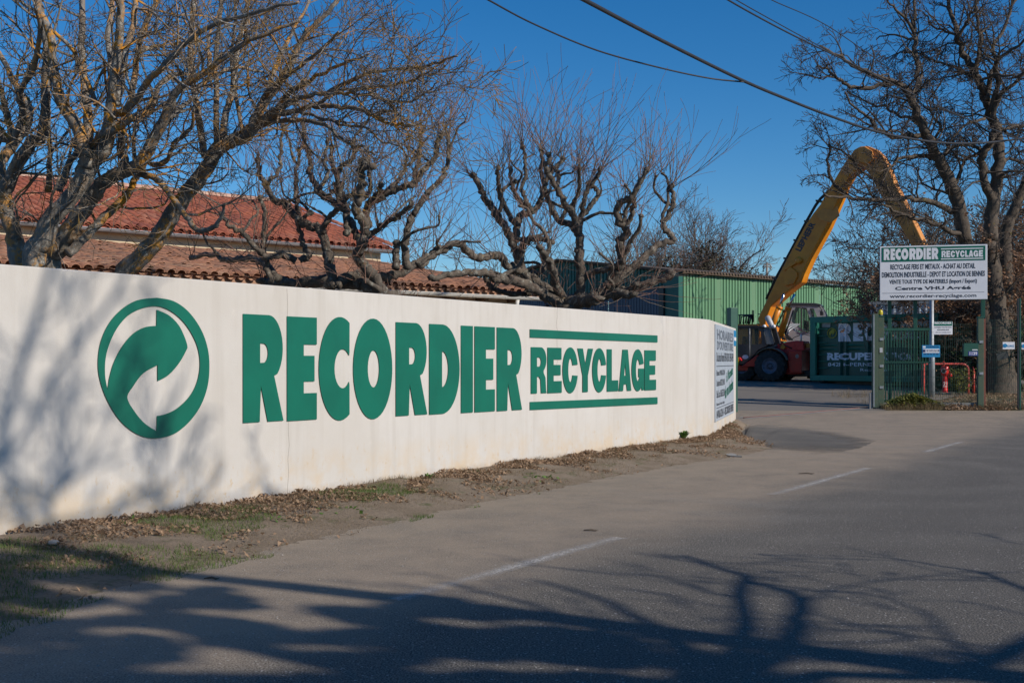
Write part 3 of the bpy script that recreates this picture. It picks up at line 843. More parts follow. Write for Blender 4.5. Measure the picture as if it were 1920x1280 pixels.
# ------------------------------------------------------------------ tiled houses behind the wall
def tile_mesh(name, r, L, mt, flatk=.8):
    m = MB(); n = 5
    vs = []
    for (y, k) in ((0, 1.0), (L, .82)):
        for i in range(n + 1):
            a = math.pi * i / n
            vs.append((-r * k * math.cos(a), y, r * k * flatk * math.sin(a)))
    for i in range(n + 1):                     # thickness at the lower lip
        a = math.pi * i / n
        vs.append((-r * .84 * math.cos(a), 0, r * .84 * flatk * math.sin(a)))
    fs = [(i, i + 1, n + 2 + i, n + 1 + i) for i in range(n)] + [(2 * n + 2 + i, 2 * n + 3 + i, i + 1, i) for i in range(n)]
    m.add(vs, fs, True)
    return m.mesh(name, mt)
def tile_roof(root, plane, ua, ub, smax, z0, slope, pitch, expo, mt, seed, verge_r=True):
    """field of barrel tiles on the slope rising away from the eave; plane.d runs along the eave"""
    rnd = random.Random(seed)
    ang = math.atan(slope)
    me = tile_mesh('tile', pitch * .44, expo * 1.3, mt)
    cols = int((ub - ua) / pitch); rows = int(smax / (expo * math.cos(ang)))
    cand = []
    for i in range(cols):
        for j in range(rows):
            u = ua + (i + .5) * pitch; s_ = j * expo * math.cos(ang) - .06
            q = plane.pt(u, z0 + slope * s_ + .035, s_)
            d = (q - Vector((0, 0, EYE))).length
            px = CX + F * q.x / q.y
            cand.append((d + (0 if -20 < px < 1100 else 100), q))
    cand.sort(key=lambda a: a[0])
    base = Matrix(((plane.d.x, plane.n.x * math.cos(ang), -plane.n.x * math.sin(ang), 0), (plane.d.y, plane.n.y * math.cos(ang), -plane.n.y * math.sin(ang), 0), (0, math.sin(ang), math.cos(ang), 0), (0, 0, 0, 1)))
    joined = MB()
    raw = [v.co.copy() for v in me.vertices]; pf = [tuple(p.vertices) for p in me.polygons]
    for k, (d, q) in enumerate(cand):
        W = Matrix.Translation(q + Vector((rnd.gauss(0, .006), rnd.gauss(0, .006), rnd.gauss(0, .006)))) @ base @ Matrix.Rotation(rnd.gauss(0, .035), 4, 'Z') @ Matrix.Rotation(rnd.gauss(0, .02), 4, 'X')
        if k < 275: link('tile', me, root, W)
        else: joined.add(raw, pf, True, M=W)
    o = joined.build('tile_field', mt, root); o['kind'] = 'stuff'
    # bed of channel tiles and roof slab
    m = MB()
    a0 = plane.pt(ua - .05, z0 + .0, 0); 
    def sl(u, s_, dz): return plane.pt(u, z0 + slope * s_ + dz, s_)
    vs = [sl(ua - .05, -.02, -.11), sl(ub + .05, -.02, -.11), sl(ub + .05, smax, -.11), sl(ua - .05, smax, -.11), sl(ua - .05, -.02, .0), sl(ub + .05, -.02, .0), sl(ub + .05, smax, .0), sl(ua - .05, smax, .0)]
    m.add(vs, [(0, 1, 2, 3), (4, 5, 6, 7), (0, 1, 5, 4), (1, 2, 6, 5), (2, 3, 7, 6), (3, 0, 4, 7)])
    m.build('roof_slab', mt, root)
    # scallops of the channel tiles at the eave
    mc = MB()
    for i in range(cols + 1):
        u = ua + i * pitch
        n = 5; r = pitch * .42
        vs = []
        for s_ in (-.1, .15):
            for k in range(n + 1):
                a = math.pi * k / n
                q = sl(u - r * math.cos(a), s_, .03 - r * .7 * math.sin(a)); vs.append(q)
        mc.add(vs, [(k, k + 1, n + 2 + k, n + 1 + k) for k in range(n)], True)
    mc.build('eave_tiles', mt, root)['kind'] = 'stuff'
    # verge row down the gable
    if verge_r:
        for j in range(rows):
            s_ = j * expo * math.cos(ang)
            q = plane.pt(ub + .08, z0 + slope * s_ + .07, s_)
            link('tile', me, root, Matrix.Translation(q) @ base @ Matrix.Rotation(rnd.gauss(0, .03), 4, 'Z'))
    return base, me, sl
HA = 41.3
EV = Pl(45, 25.96, HA)
house = thing('house', 'cream rendered house with a bright red tiled roof behind the trees', 'house', (EV.pt(2, 0, 6)))
R_S = math.tan(rad(17)); uR = 9.95
base, me_r, sl = tile_roof(house, EV, -5, uR, 6.0, 4.62, R_S, .225, .34, M['tile_red'], 3)
# ridge tiles, mortared
mr = tile_mesh('ridge_tile', .15, .46, M['tile_ridge'], .9)
for i in range(38):
    u = -5 + i * .4
    q = EV.pt(u, 4.62 + R_S * 6.0 + .05, 6.0)
    W = Matrix.Translation(q) @ Matrix.Rotation(rad(HA - 90), 4, 'Z') @ Matrix.Rotation(random.gauss(0, .03), 4, 'Z')
    if u < uR: link('ridge_tile', mr, house, W)
m = MB(EV.M)
m.box(-5, uR - .3, .14, 11.6, -.2, 4.5)                                   # walls
m.build('wall', M['cream'], house)
mg = MB(); g = [EV.pt(uR - .31, 4.48, .35), EV.pt(uR - .31, 4.48, 11.6), EV.pt(uR - .31, 4.62 + R_S * 6 - .1, 6.0)]
g2 = [q - EV.d * .2 for q in g]
mg.add(g + g2, [(0, 1, 2), (3, 4, 5), (0, 1, 4, 3), (1, 2, 5, 4), (2, 0, 3, 5)]); mg.build('gable', M['cream'], house)
m = MB(); vs = [sl(-5, 6.0, 0), sl(uR, 6.0, 0), EV.pt(uR, 4.6, 12), EV.pt(-5, 4.6, 12)]
m.add(vs + [v - Vector((0, 0, .1)) for v in vs], [(0, 1, 2, 3), (4, 5, 6, 7), (0, 1, 5, 4), (1, 2, 6, 5), (2, 3, 7, 6), (3, 0, 4, 7)])
m.build('rear_roof', M['tile_red'], house)
m = MB(EV.M); m.box(-5, uR - .02, -.02, .15, 4.503, 4.54); m.box(-5, uR, -.03, .0, 4.49, 4.56)
m.build('fascia', M['beam'], house)
def gutter(root, plane, ua, ub, z, r, mt, name='gutter'):
    m = MB(); n = 6; vs = []
    for u in (ua, ub):
        for k in range(n + 1):
            a = math.pi * k / n
            vs.append(plane.pt(u, z - r * math.sin(a), -r - .03 - r * math.cos(a)))
    m.add(vs, [(k, k + 1, n + 2 + k, n + 1 + k) for k in range(n)], True)
    m.tube([plane.pt(ua, z, -2 * r - .03), plane.pt(ub, z, -2 * r - .03)], .012, 6)
    o = m.build(name, mt, root)
    for i in range(int((ub - ua) / .9)):
        u = ua + .3 + i * .9
        pts = [plane.pt(u, z - r * 1.05 * math.sin(math.pi * k / 6), -r - .03 - r * 1.05 * math.cos(math.pi * k / 6)) for k in range(7)]
        MB().tube(pts, .009, 4).build('bracket', mt, o)
gutter(house, EV, -5, uR + .05, 4.56, .075, M['gutter'])

LV = Pl(270, 19.9, HA)
out = thing('outbuilding', 'long low outbuilding with weathered brown tiles and white gutter before the house', 'outbuilding', LV.pt(2, 0, 3))
uL = 9.08; LS = .158
tile_roof(out, LV, -6, uL, 7.6, 3.0, LS, .205, .33, M['tile_old'], 5)
m = MB(LV.M); m.box(-6, uL - .3, .35, 7.6, -.2, 2.88); m.build('wall', M['cream'], out)
mg = MB(); g = [LV.pt(uL - .31, 2.86, .35), LV.pt(uL - .31, 2.86, 7.6), LV.pt(uL - .31, 3.0 + LS * 7.5 - .1, 7.6)]
g2 = [q - LV.d * .2 for q in g]
mg.add(g + g2, [(0, 1, 2), (3, 4, 5), (0, 1, 4, 3), (1, 2, 5, 4), (2, 0, 3, 5)]); mg.build('gable', M['cream'], out)
gutter(out, LV, 3.2, uL + .1, 2.90, .065, M['gutter_white'])
for i in range(16):
    u = -5 + i * .9
    if u < uL - .2: MB(LV.M).box(u - .04, u + .04, .0, .4, 2.80, 2.89).build('rafter', M['beam'], out)
MB().tube([LV.pt(uL - .7, 2.84, -.09), LV.pt(uL - .7, 2.7, -.06), LV.pt(uL - .7, .1, .3)], .045, 8).build('downpipe', M['gutter_white'], out)

# ------------------------------------------------------------------ green steel shed
SH = Pl(1279, 60, HA)
shed = thing('shed', 'large pale green corrugated steel shed at the back of the yard', 'shed', SH.pt(10, .95, 5))
def corr(root, plane, ua, ub, z0, z1, pitch, depth, mt, name, w=0, topfn=None):
    m = MB(); vs = []; n = int((ub - ua) / pitch)
    prof = [(0, 0), (.62, 0), (.70, -depth), (.92, -depth), (1.0, 0)]
    us_ = []
    for i in range(n):
        for a, b in prof[:-1]: us_.append((ua + (i + a) * pitch, w + b))
    us_.append((ub, w))
    for u, ww in us_:
        vs.append(plane.pt(u, z0, ww)); vs.append(plane.pt(u, topfn(u) if topfn else z1, ww))
    k = len(us_)
    m.add(vs, [(2 * i, 2 * i + 2, 2 * i + 3, 2 * i + 1) for i in range(k - 1)])
    return m.build(name, mt, root)
for i in range(9):                                   # cladding bays, a joint between each
    corr(shed, SH, .12 + i * 3.0, .12 + i * 3.0 + 2.985, .5, 6.0, .249, -.055, M['shed_green'], 'cladding_panel')
SG = Pl(0, 1, HA + 90, o=SH.o)                        # the gable side, seen edge-on to the left; u runs away to the left
def gtop(u): return 6.0 + .13 * (u if u < 9 else 18 - u)
class Pf(Pl): pass
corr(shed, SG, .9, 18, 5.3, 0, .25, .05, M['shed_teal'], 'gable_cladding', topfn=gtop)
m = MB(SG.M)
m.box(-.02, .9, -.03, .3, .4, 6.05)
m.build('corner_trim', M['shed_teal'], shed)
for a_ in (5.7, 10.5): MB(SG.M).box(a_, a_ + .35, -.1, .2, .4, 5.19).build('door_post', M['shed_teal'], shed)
m = MB(SG.M); m.box(.92, 1.25, .0, .4, .4, 5.3); m.box(4.5, 4.85, -.05, .3, .4, 5.3); m.box(.9, 18, -.05, .2, 5.2, 5.3); m.box(1.2, 18, .28, .42, 3.55, 3.65)
m.build('door_frame', M['black_mach'], shed)
for a in (1.25, 4.9, 8.6, 12.2):
    corr(shed, SG, a, a + 3.6, .4, 5.2, .2, .03, M['shed_door'], 'door_panel', w=.35)
m = MB()
L = 27.2
rp_ = [(SH, -.15, 6.0), (SH, L, 6.0)]
def sp3(u, s_): return SH.pt(u, gtop(s_) + .04, s_)
vs = [sp3(-.25, -.25), sp3(L, -.25), sp3(L, 9), sp3(-.25, 9), SH.pt(-.25, 6.0, 18), SH.pt(L, 6.0, 18)]
m.add(vs + [v + Vector((0, 0, .13)) for v in vs], [(0, 1, 2, 3), (3, 2, 5, 4), (6, 7, 8, 9), (9, 8, 11, 10), (0, 1, 7, 6), (0, 3, 9, 6), (3, 4, 10, 9)])
m.build('roof', M['shed_roof'], shed)
mt_ = MB(SH.M)
for i in range(110): mt_.box(-.25 + i * .25, -.25 + i * .25 + .13, -.30, -.1, 6.08, 6.17)
mt_.build('roof_edge_ribs', M['shed_roof'], shed)['kind'] = 'stuff'
MB().tube([SH.pt(.35, .9, -.0), SH.pt(.35, 5.9, -.0)], .001, 3)
MB().tube([SG.pt(.5, .9, -.08), SG.pt(.5, 5.95, -.08)], .05, 6).build('downpipe', M['shed_teal'], shed)

# small pale container beyond the skip
SCN = Pl(1700, 49, -20)
sc_t = thing('site_container', 'pale grey corrugated container standing beyond the fence behind the green skip', 'container', SCN.pt(0, gz(49)))
corr(sc_t, SCN, -1.45, 1.9, gz(49), 3.95, .25, .04, M['grey_board'], 'side_panel')
MB(SCN.M).box(-1.45, 1.9, .02, 2.2, gz(49), 3.95).build('body', M['grey_board'], sc_t)
MB(SCN.M).box(-1.5, 1.95, -.06, .0, 3.9, 4.02).build('top_rail', M['galv'], sc_t)

# ------------------------------------------------------------------ machines
def wheel(root, c, ax, R, w, rimr, name='wheel', lugs=18):
    """tyre with lugs, rim; c hub centre, ax outward axis"""
    W = rotX90(c, ax)
    m = MB()
    m.lathe([(rimr, -w / 2), (R * .86, -w / 2), (R * .95, -w * .36), (R * .97, 0), (R * .95, w * .36), (R * .86, w / 2), (rimr, w / 2)], 32, W)
    for k in range(lugs):
        for s_ in (-1, 1):
            a = 2 * math.pi * (k + (.5 if s_ > 0 else 0)) / lugs
            Q = W @ Matrix.Rotation(a, 4, 'Z')
            m.add([(R * .93, .0, 0), (R * .93, .06, 0), (R * .84, .20, s_ * w * .5), (R * .84, .11, s_ * w * .5),
                   (R * 1.0, .0, 0), (R * 1.0, .06, 0), (R * .93, .19, s_ * w * .51), (R * .93, .12, s_ * w * .51)],
                  [(4, 5, 6, 7), (0, 1, 5, 4), (1, 2, 6, 5), (2, 3, 7, 6), (3, 0, 4, 7)], M=Q)
    wl_ = m.build(name, M['rubber'], root)
    m = MB()
    m.lathe([(rimr, -w * .4), (rimr, w * .46), (rimr * .93, w * .48), (rimr * .88, w * .3), (rimr * .5, w * .16), (rimr * .42, w * .3), (0, w * .3)], 28, W)
    rm = m.build('rim', M['rim'], wl_)
    m = MB()
    for k in range(8):
        a = 2 * math.pi * k / 8
        q = W @ Vector((rimr * .45, 0, 0)) if 0 else W @ Vector((rimr * .30 * math.cos(a), rimr * .30 * math.sin(a), w * .3))
        m.lathe([(.026, 0), (.026, .03), (0, .03)], 6, rotX90(q, ax))
    m.build('wheel_nuts', M['black_mach'], wl_)
    return wl_
# telescopic handler, its rear towards the right
TP = Pl(1444, 45, -27)
TZ = gz(44.8)
tele = thing('telehandler', 'red and black telescopic handler with big tyres parked just past the wall end', 'telehandler', TP.pt(0, TZ, 1))
def zp(x, y): return (1360 + x / 7.11, 560 + y / 7.11)
def tpp(name, pix, w0, w1, mt, bevel=.02, parent=None):
    return MB().pp(TP, [zp(*q) for q in pix], w0, w1).build(name, mt, parent or tele, bevel)
# chassis
tpp('chassis', [(0, 830), (230, 900), (440, 740), (640, 640), (850, 700), (1010, 700), (1010, 1000), (840, 1010), (420, 960), (230, 960), (0, 960)], .25, 1.6, M['red_mach'])
tpp('chassis_side', [(210, 905), (425, 745), (455, 760), (400, 905)], .0, .25, M['red_mach'])
tpp('rear_body', [(830, 690), (1012, 690), (1010, 985), (850, 985), (820, 800)], .10, 1.9, M['red_mach'])
tpp('boom_pivot', [(640, 640), (660, 600), (780, 575), (905, 555), (1015, 560), (1028, 690), (920, 692), (830, 700), (740, 690)], .45, 1.3, M['red_paint'])
tpp('boom_head', [(905, 560), (1018, 565), (1028, 690), (922, 692)], .30, .45, M['red_paint'], .03)
MB().pp(TP, [zp(1028, 590), zp(1135, 590), zp(1135, 650), zp(1028, 650)], .55, .95).build('tail_boom', M['yellow'], tele)
MB().pp(TP, [zp(1135, 570), zp(1175, 570), zp(1175, 655), zp(1135, 655)], .5, 1.0).build('coupler', M['black_mach'], tele)
# cab
cabp = [(60, 372), (140, 366), (440, 368), (485, 400), (520, 500), (545, 620), (420, 680), (330, 790), (230, 870), (140, 870), (60, 800)]
def ring(plane, outer_, holes_, w0, w1, name, mt, parent):
    splines_ = [[plane.uv(*zp(*q)) for q in outer_]] + [[plane.uv(*zp(*q)) for q in h] for h in holes_]
    return flat(name, plane, splines_, w0, w1 - w0, mt, parent)
w_a = [(70, 395), (290, 395), (300, 605), (70, 605)]
w_b = [(335, 395), (430, 395), (465, 450), (480, 560), (470, 605), (335, 605)]
cab = ring(TP, cabp, [w_a, w_b], .12, .20, 'cab', M['charcoal'], tele)
ring(TP, cabp, [w_a, w_b], 1.05, 1.13, 'cab_frame', M['charcoal'], cab)
tpp('cab_roof', [(50, 362), (140, 355), (445, 358), (500, 375), (585, 385), (585, 396), (440, 384), (50, 384)], .08, 1.2, M['black_mach'], .015, cab)
for h in (w_a, w_b): tpp('window', h, .15, .16, M['glass'], 0, cab)
tpp('rear_window', [(488, 392), (588, 394), (645, 590), (640, 604), (528, 604), (520, 500)], .12, .15, M['glass_pale'], 0, cab)
MB().tube([TP.at(*zp(*q), .13) for q in ((488, 390), (588, 392), (648, 596), (528, 608), (512, 490), (488, 390))], .022, 6).build('window_frame', M['black_mach'], cab)
tpp('cab_back', [(440, 384), (590, 394), (650, 606), (545, 620)], .95, 1.1, M['charcoal'], .01, cab)
tpp('seat', [(180, 500), (240, 500), (250, 700), (180, 720)], .4, .9, M['black_mach'], .05, cab)
MB().tube([TP.at(*zp(316, y_), .09) for y_ in (392, 500, 640, 780)], .018, 6).build('door_handle_bar', M['galv'], cab)
tpp('mast_panel', [(455, 690), (640, 615), (660, 640), (560, 700), (430, 760)], .1, 1.2, M['charcoal'], .01)
T = Text(); T.line('MANITOU', TP, (*zp(225, 765), *zp(292, 785)), .10, bold=.02); 
dec = flat('decal', TP, [[TP.uv(*zp(*q)) for q in arc(257, 775, 42, -28, 0, 345, 24)]], .10, .008, M['white_paint'], cab)
T.build('lettering', M['ink'], dec) if False else None
dec2 = flat('decal', TP, [[TP.uv(*zp(*q)) for q in arc(950, 765, 24, -28, 0, 345, 20)]], .085, .01, M['glass_pale'], tele)
MB().pp(TP, [zp(735, 600), zp(775, 640), zp(740, 690), zp(700, 660)], .3, .42).build('tie_block', M['yellow'], tele)
MB().pp(TP, [zp(148, 780), zp(175, 780), zp(175, 890), zp(148, 890)], .0, .06).build('headlamp_guard', M['beacon'], tele)
MB().pp(TP, [zp(130, 780), zp(190, 780), zp(215, 812), zp(215, 828), zp(130, 828)], .02, .8).build('front_fender', M['red_paint'], tele, .02)
tz_ = TP.at(*zp(608, 930), -.02); tz_.z = TZ + .60
wheel(tele, tz_, -TP.n, .615, .44, .30)
q = TP.at(*zp(608, 930), 1.9); q.z = TZ + .60; wheel(tele, q, TP.n, .615, .44, .30)
q = TP.at(*zp(1080, 930), 1.95); q.z = TZ + .60; wheel(tele, q, (-TP.n + TP.d * 1.1).normalized(), .615, .42, .28)
q = TP.at(*zp(190, 990), .45); q.z = TZ + .58; wheel(tele, q, -TP.n, .60, .42, .28)
# mudguards
for cx_, ww in ((608, 0), (1060, 1.55)):
    m = MB(); c0 = TP.at(*zp(cx_, 930), ww); c0.z = TZ + .6
    pts = [(c0 + TP.d * (.70 * math.cos(rad(a))) + Vector((0, 0, .70 * math.sin(rad(a))))) for a in range(20, 150, 10)]
    vs = []
    for p_ in pts:
        for k, zz in ((-.25, 0), (.27, 0), (.27, -.03), (-.25, -.03)): vs.append(p_ + TP.n * k + Vector((0, 0, zz)))
    m.add(vs, [(4 * i + k, 4 * i + 4 + k, 4 * i + 4 + (k + 1) % 4, 4 * i + (k + 1) % 4) for i in range(len(pts) - 1) for k in range(4)], True)
    m.build('mudguard', M['mud'] if ww == 0 else M['black_mach'], tele)
for (a, b) in (((985, 560), (985, 470)),):
    MB().tube([TP.at(*zp(*a), .3), TP.at(*zp(*b), .3)], .03, 6).build('lamp_post', M['white_paint'], tele)
MB().tube([TP.at(*zp(*q), .3) for q in ((850, 545), (900, 510), (1010, 468), (1125, 495), (1120, 550))], .014, 5).build('hose', M['black_mach'], tele)
mk = MB()
mk.tube([TP.at(*zp(a, b), .5 + .1 * i) for i, (a, b) in enumerate(((700, 560), (740, 600), (800, 630), (860, 640)))], .02, 5)
mk.tube([TP.at(*zp(a, b), .4) for a, b in ((680, 600), (760, 620), (850, 660))], .02, 5)
mk.build('hydraulic_hose', M['black_mach'], tele)
for (x_, y_) in ((493, 366), (620, 366)):
    q = TP.at(*zp(x_, y_), .3)
    MB().lathe([(.0, -.05), (.06, -.05), (.075, .03), (0, .05)], 12, rotX90(q, (-TP.n + TP.d * .3))).build('work_lamp', M['white_paint'], tele)
MB().lathe([(.08, -.26), (.11, -.05), (.11, .2), (.07, .26), (0, .27)], 14, rotX90(TP.at(*zp(548, 305), .5), TP.d * -.5 + Vector((0, 0, 1)))).build('air_intake', M['grey_mach'], tele)
MB().pp(TP, [zp(240, 1090), zp(160, 950), zp(400, 950), zp(560, 1000), zp(420, 1090)], .5, 1.2).build('axle', M['black_mach'], tele, .03)
MB().pp(TP, [zp(780, 960), zp(1100, 960), zp(1100, 1040), zp(780, 1040)], .5, 1.7).build('rear_axle', M['black_mach'], tele, .03)

# excavator
def ze(x, y): return (1320 + x / 4.129, 250 + y / 4.129)
EP = Pl(1432, 50, -38)
exc = thing('excavator', 'tall yellow excavator with its boom folded high over the yard and a grey cab', 'excavator', EP.pt(0, gz(50), .8))
BW = .72
boom = [(432, 1500), (417, 1433), (455, 1350), (490, 1280), (560, 1130), (640, 975), (715, 835), (790, 700), (845, 620), (900, 550), (950, 460), (1000, 375), (1050, 290), (1110, 195),
        (1150, 180), (1207, 268), (1132, 320), (1080, 412), (1038, 516), (992, 620), (947, 722), (880, 846), (814, 970), (764, 1085), (742, 1150), (672, 1205), (572, 1290), (517, 1342), (484, 1437), (472, 1500)]
def zq(l): return [ze(*q) for q in l]
bm_ = MB().pp(EP, zq(boom), 0, BW).build('boom', M['yellow'], exc, .035)
stick = [(1110, 195), (1150, 125), (1200, 98), (1260, 95), (1320, 120), (1375, 170), (1405, 225), (1440, 310), (1475, 400), (1520, 480), (1560, 560), (1620, 690), (1700, 860), (1770, 1020), (1800, 1100),
         (1740, 1120), (1660, 960), (1580, 830), (1500, 700), (1445, 630), (1390, 530), (1330, 425), (1270, 310), (1225, 260), (1170, 240)]
EP2 = EP.off(.12)
MB().pp(EP, zq(stick), .12, BW - .12).build('stick', M['yellow_dusty'], exc, .04)
MB().pp(EP, zq([(1195, 118), (1245, 100), (1300, 135), (1310, 200), (1260, 240), (1200, 220)]), -.02, BW + .02).build('elbow_plate', M['yellow_dusty'], exc, .03)
MB().pp(EP, zq([(870, 620), (930, 580), (1000, 600), (1030, 560), (1050, 640), (985, 690), (900, 670)]), -.03, .0).build('gusset_plate', M['yellow_dusty'], exc)
MB().pp(EP, zq([(650, 1040), (680, 1035), (725, 1075), (728, 1110), (700, 1165), (640, 1180), (625, 1165)]), -.10, .02).build('cylinder_lug', M['yellow'], exc, .01)
MB().pp(EP, zq([(615, 1040), (735, 970), (740, 995), (630, 1065)]), -.12, -.04).build('boom_bracket', M['yellow'], exc, .01)
MB().lathe([(.14, -.03), (.14, .03), (.06, .04), (0, .04)], 14, rotX90(EP.at(*ze(738, 985), -.1), -EP.n)).build('pin', M['yellow'], exc)
for k, dx in enumerate((0, 10)):
    pts = [EP.at(*ze(a - dx, b - 4), .1 + .25 * k) for a, b in ((470, 1285), (545, 1120), (630, 965), (705, 825), (785, 675), (850, 560), (890, 505), (960, 440))]
    MB().tube(pts, .035, 6).build('hydraulic_pipe', M['black_mach'], exc)
for (a, b) in ((545, 1120), (630, 965), (708, 825), (790, 678), (880, 520)):
    q0 = ze(a, b)
    MB().pp(EP, [(q0[0] - 4, q0[1] - 1.5), (q0[0] + 4, q0[1] - 1), (q0[0] + 4, q0[1] + 2), (q0[0] - 4, q0[1] + 2)], .0, .5).build('pipe_clamp', M['black_mach'], exc)
# the maker's name up the boom
T = Text()
cu = bpy.data.curves.new('t', 'FONT'); cu.body = 'LIEBHERR'; cu.size = 1; cu.offset = .05
me = curve_mesh(cu); xs_ = [v.co.x for v in me.vertices]; ys_ = [v.co.y for v in me.vertices]
a_, b_ = EP.uv(*ze(748, 917)), EP.uv(*ze(866, 700)); h_ = Vector((EP.uv(*ze(720, 905))[0] - a_[0], EP.uv(*ze(720, 905))[1] - a_[1]))
for v in me.vertices:
    fx = (v.co.x - min(xs_)) / (max(xs_) - min(xs_)); fy = (v.co.y - min(ys_)) / (max(ys_) - min(ys_))
    T.v.append(EP.M @ Vector((a_[0] + (b_[0] - a_[0]) * fx + h_.x * fy * 1.5, -.006, a_[1] + (b_[1] - a_[1]) * fx + h_.y * fy * 1.5)))
T.f = [tuple(p.vertices) for p in me.polygons]
T.build('lettering', M['ink'], exc)
# hoist cylinders
for (b0, t0, r0, w_) in (((650, 470), (790, 120), (860, 70), -.5), ((760, 500), (870, 120), (930, 60), -.2)):
    pa, pb = EP.at(*zp(*b0), w_), EP.at(*zp(*t0), w_)
    pc = EP.at(*((zp(950 if w_ > -.4 else 850, -60))), w_)
    cy_ = MB().tube([pa, pb], .13, 16).build('cylinder', M['yellow'], exc)
    MB().tube([pb - (pb - pa) * .06, pb + (pb - pa) * .04], .14, 16).build('collar', M['yellow'], cy_)
    MB().tube([pb, pc], .05, 12).build('piston_rod', M['chrome'], exc)
    MB().tube([pa + Vector((.2, 0, .1)), (pa + pb) / 2 + Vector((.22, 0, 0)), pb + Vector((.2, 0, -.1))], .03, 5).build('hose', M['black_mach'], exc)
# upper works
def epp(name, pix, w0, w1, mt, bevel=.03, parent=None): return MB().pp(EP, [zp(*q) for q in pix], w0, w1).build(name, mt, parent or exc, bevel)
epp('engine_house', [(-260, 340), (430, 340), (470, 380), (470, 640), (-260, 640)], -.2, 2.2, M['yellow'])
epp('counterweight', [(-420, 400), (-260, 380), (-260, 660), (-420, 650)], -.6, 2.6, M['grey_mach'], .08)
epp('turntable', [(100, 640), (900, 640), (900, 720), (100, 720)], .0, 2.0, M['black_mach'])
epp('boom_foot', [(400, 330), (520, 330), (640, 420), (700, 560), (520, 600), (400, 500)], .05, .95, M['yellow'])
epp('track', [(-60, 760), (60, 715), (1150, 715), (1260, 770), (1230, 870), (1100, 930), (60, 930), (-40, 870)], -.7, -.05, M['black_mach'], .08)
epp('track', [(-60, 760), (60, 715), (1150, 715), (1260, 770), (1230, 870), (1100, 930), (60, 930), (-40, 870)], 2.3, 2.95, M['black_mach'], .08)
EC = Pl(1500, 50.9, -20)
def cpp(name, pix, w0, w1, mt, bevel=.02, parent=None): return MB().pp(EC, [zp(*q) for q in pix], w0, w1).build(name, mt, parent or exc, bevel)
cpp('platform', [(800, 400), (860, 375), (905, 385), (930, 430), (960, 440), (1100, 452), (1160, 440), (1230, 560), (1230, 780), (800, 780)], .0, 1.3, M['grey_mach'], .03)
cabo = [(815, 75), (840, 60), (1090, 62), (1260, 70), (1275, 100), (1330, 200), (1345, 330), (1330, 470), (1160, 450), (1080, 455), (1000, 440), (930, 400), (870, 375), (830, 330)]
h1 = [(940, 110), (1010, 120), (1010, 400), (960, 380), (880, 300), (895, 200)]
h2 = [(1020, 125), (1080, 125), (1115, 230), (1150, 370), (1150, 415), (1100, 445), (1020, 425)]
h3 = [(1125, 130), (1180, 130), (1225, 240), (1150, 240)]
cabx = flat('cab', EC, [[EC.uv(*zp(*q)) for q in cabo]] + [[EC.uv(*zp(*q)) for q in h] for h in (h1, h2, h3)], -.02, .08, M['grey_mach'], exc)
flat('cab_side', EC, [[EC.uv(*zp(*q)) for q in cabo]] + [[EC.uv(*zp(*q)) for q in h] for h in (h1, h2, h3)], 1.15, .08, M['grey_mach'], cabx)
cpp('cab_roof', [(805, 66), (840, 52), (1200, 58), (1270, 72), (1275, 96), (1110, 88), (820, 92)], -.06, 1.25, M['charcoal'], .02, cabx)
for h in (h1, h2, h3): cpp('window', h, .02, .03, M['glass'], 0, cabx)
MB().tube([EC.at(*zp(*q), -.03) for q in h2 + h2[:1]], .02, 5).build('window_seal', M['black_mach'], cabx)
cpp('seat', [(1030, 280), (1090, 290), (1095, 430), (1030, 420)], .4, .9, M['black_mach'], .05, cabx)
MB().pp(EC, [zp(1265, 165), zp(1310, 170), zp(1312, 220), zp(1268, 225)], -.2, -.1).build('mirror', M['black_mach'], exc, .02)
MB().tube([EC.at(*zp(*q), -.1) for q in ((1230, 90), (1280, 130), (1290, 190))], .02, 5).build('mirror_arm', M['black_mach'], exc)
rl = MB()
for x_ in (160, 215, 280, 330): rl.tube([EP.at(*zp(x_, 345), .2), EP.at(*zp(x_, 215), .2)], .03, 5)
rl.tube([EP.at(*zp(150, 215), .2), EP.at(*zp(340, 213), .2)], .03, 5)
rl.tube([EP.at(*zp(330, 260), .2), EP.at(*zp(332, 150), .2), EP.at(*zp(348, 155), .2), EP.at(*zp(348, 300), .2)], .022, 5)
rl.tube([EP.at(*zp(360, 200), .5), EP.at(*zp(440, 200), .5), EP.at(*zp(462, 230), .5)], .022, 5)
rl.build('handrail', M['black_mach'], exc)
for k in range(5):
    MB().tube([EP.at(*zp(190 + 30 * k, 330), .1), EP.at(*zp(200 + 32 * k, 240), .1), EP.at(*zp(260 + 20 * k, 215), .15), EP.at(*zp(345, 280 + 8 * k), .2)], .028, 5).build('hose', M['black_mach'], exc)
ch = MB()
for k in range(9):
    x_ = 690 + 15 * k
    ch.tube([EP.at(*zp(x_ - 5 * (k % 3), 545), -.05 + .1 * k), EP.at(*zp(x_ + 25 * math.sin(k), 480), -.1), EP.at(*zp(x_ + 30, 420 - 10 * (k % 4)), .1), EP.at(*zp(x_ + 70, 330), .1 * k)], .035, 5)
ch.build('hose_bundle', M['galv'], exc)['kind'] = 'stuff'
# grapple hanging from the stick, behind the sign board
MB().tube([EP.at(1752, 505, .5), EP.at(1756, 560, .5)], .16, 10).build('grapple_link', M['yellow'], exc)
for s_ in (-1, 1):
    MB().tube([EP.at(1756, 560, .5), EP.at(1756 + 14 * s_, 580, .5), EP.at(1756 + 17 * s_, 606, .5), EP.at(1756 + 4 * s_, 626, .5)], [.22, .2, .15, .05], 8).build('grapple_jaw', M['yellow_dusty'], exc)

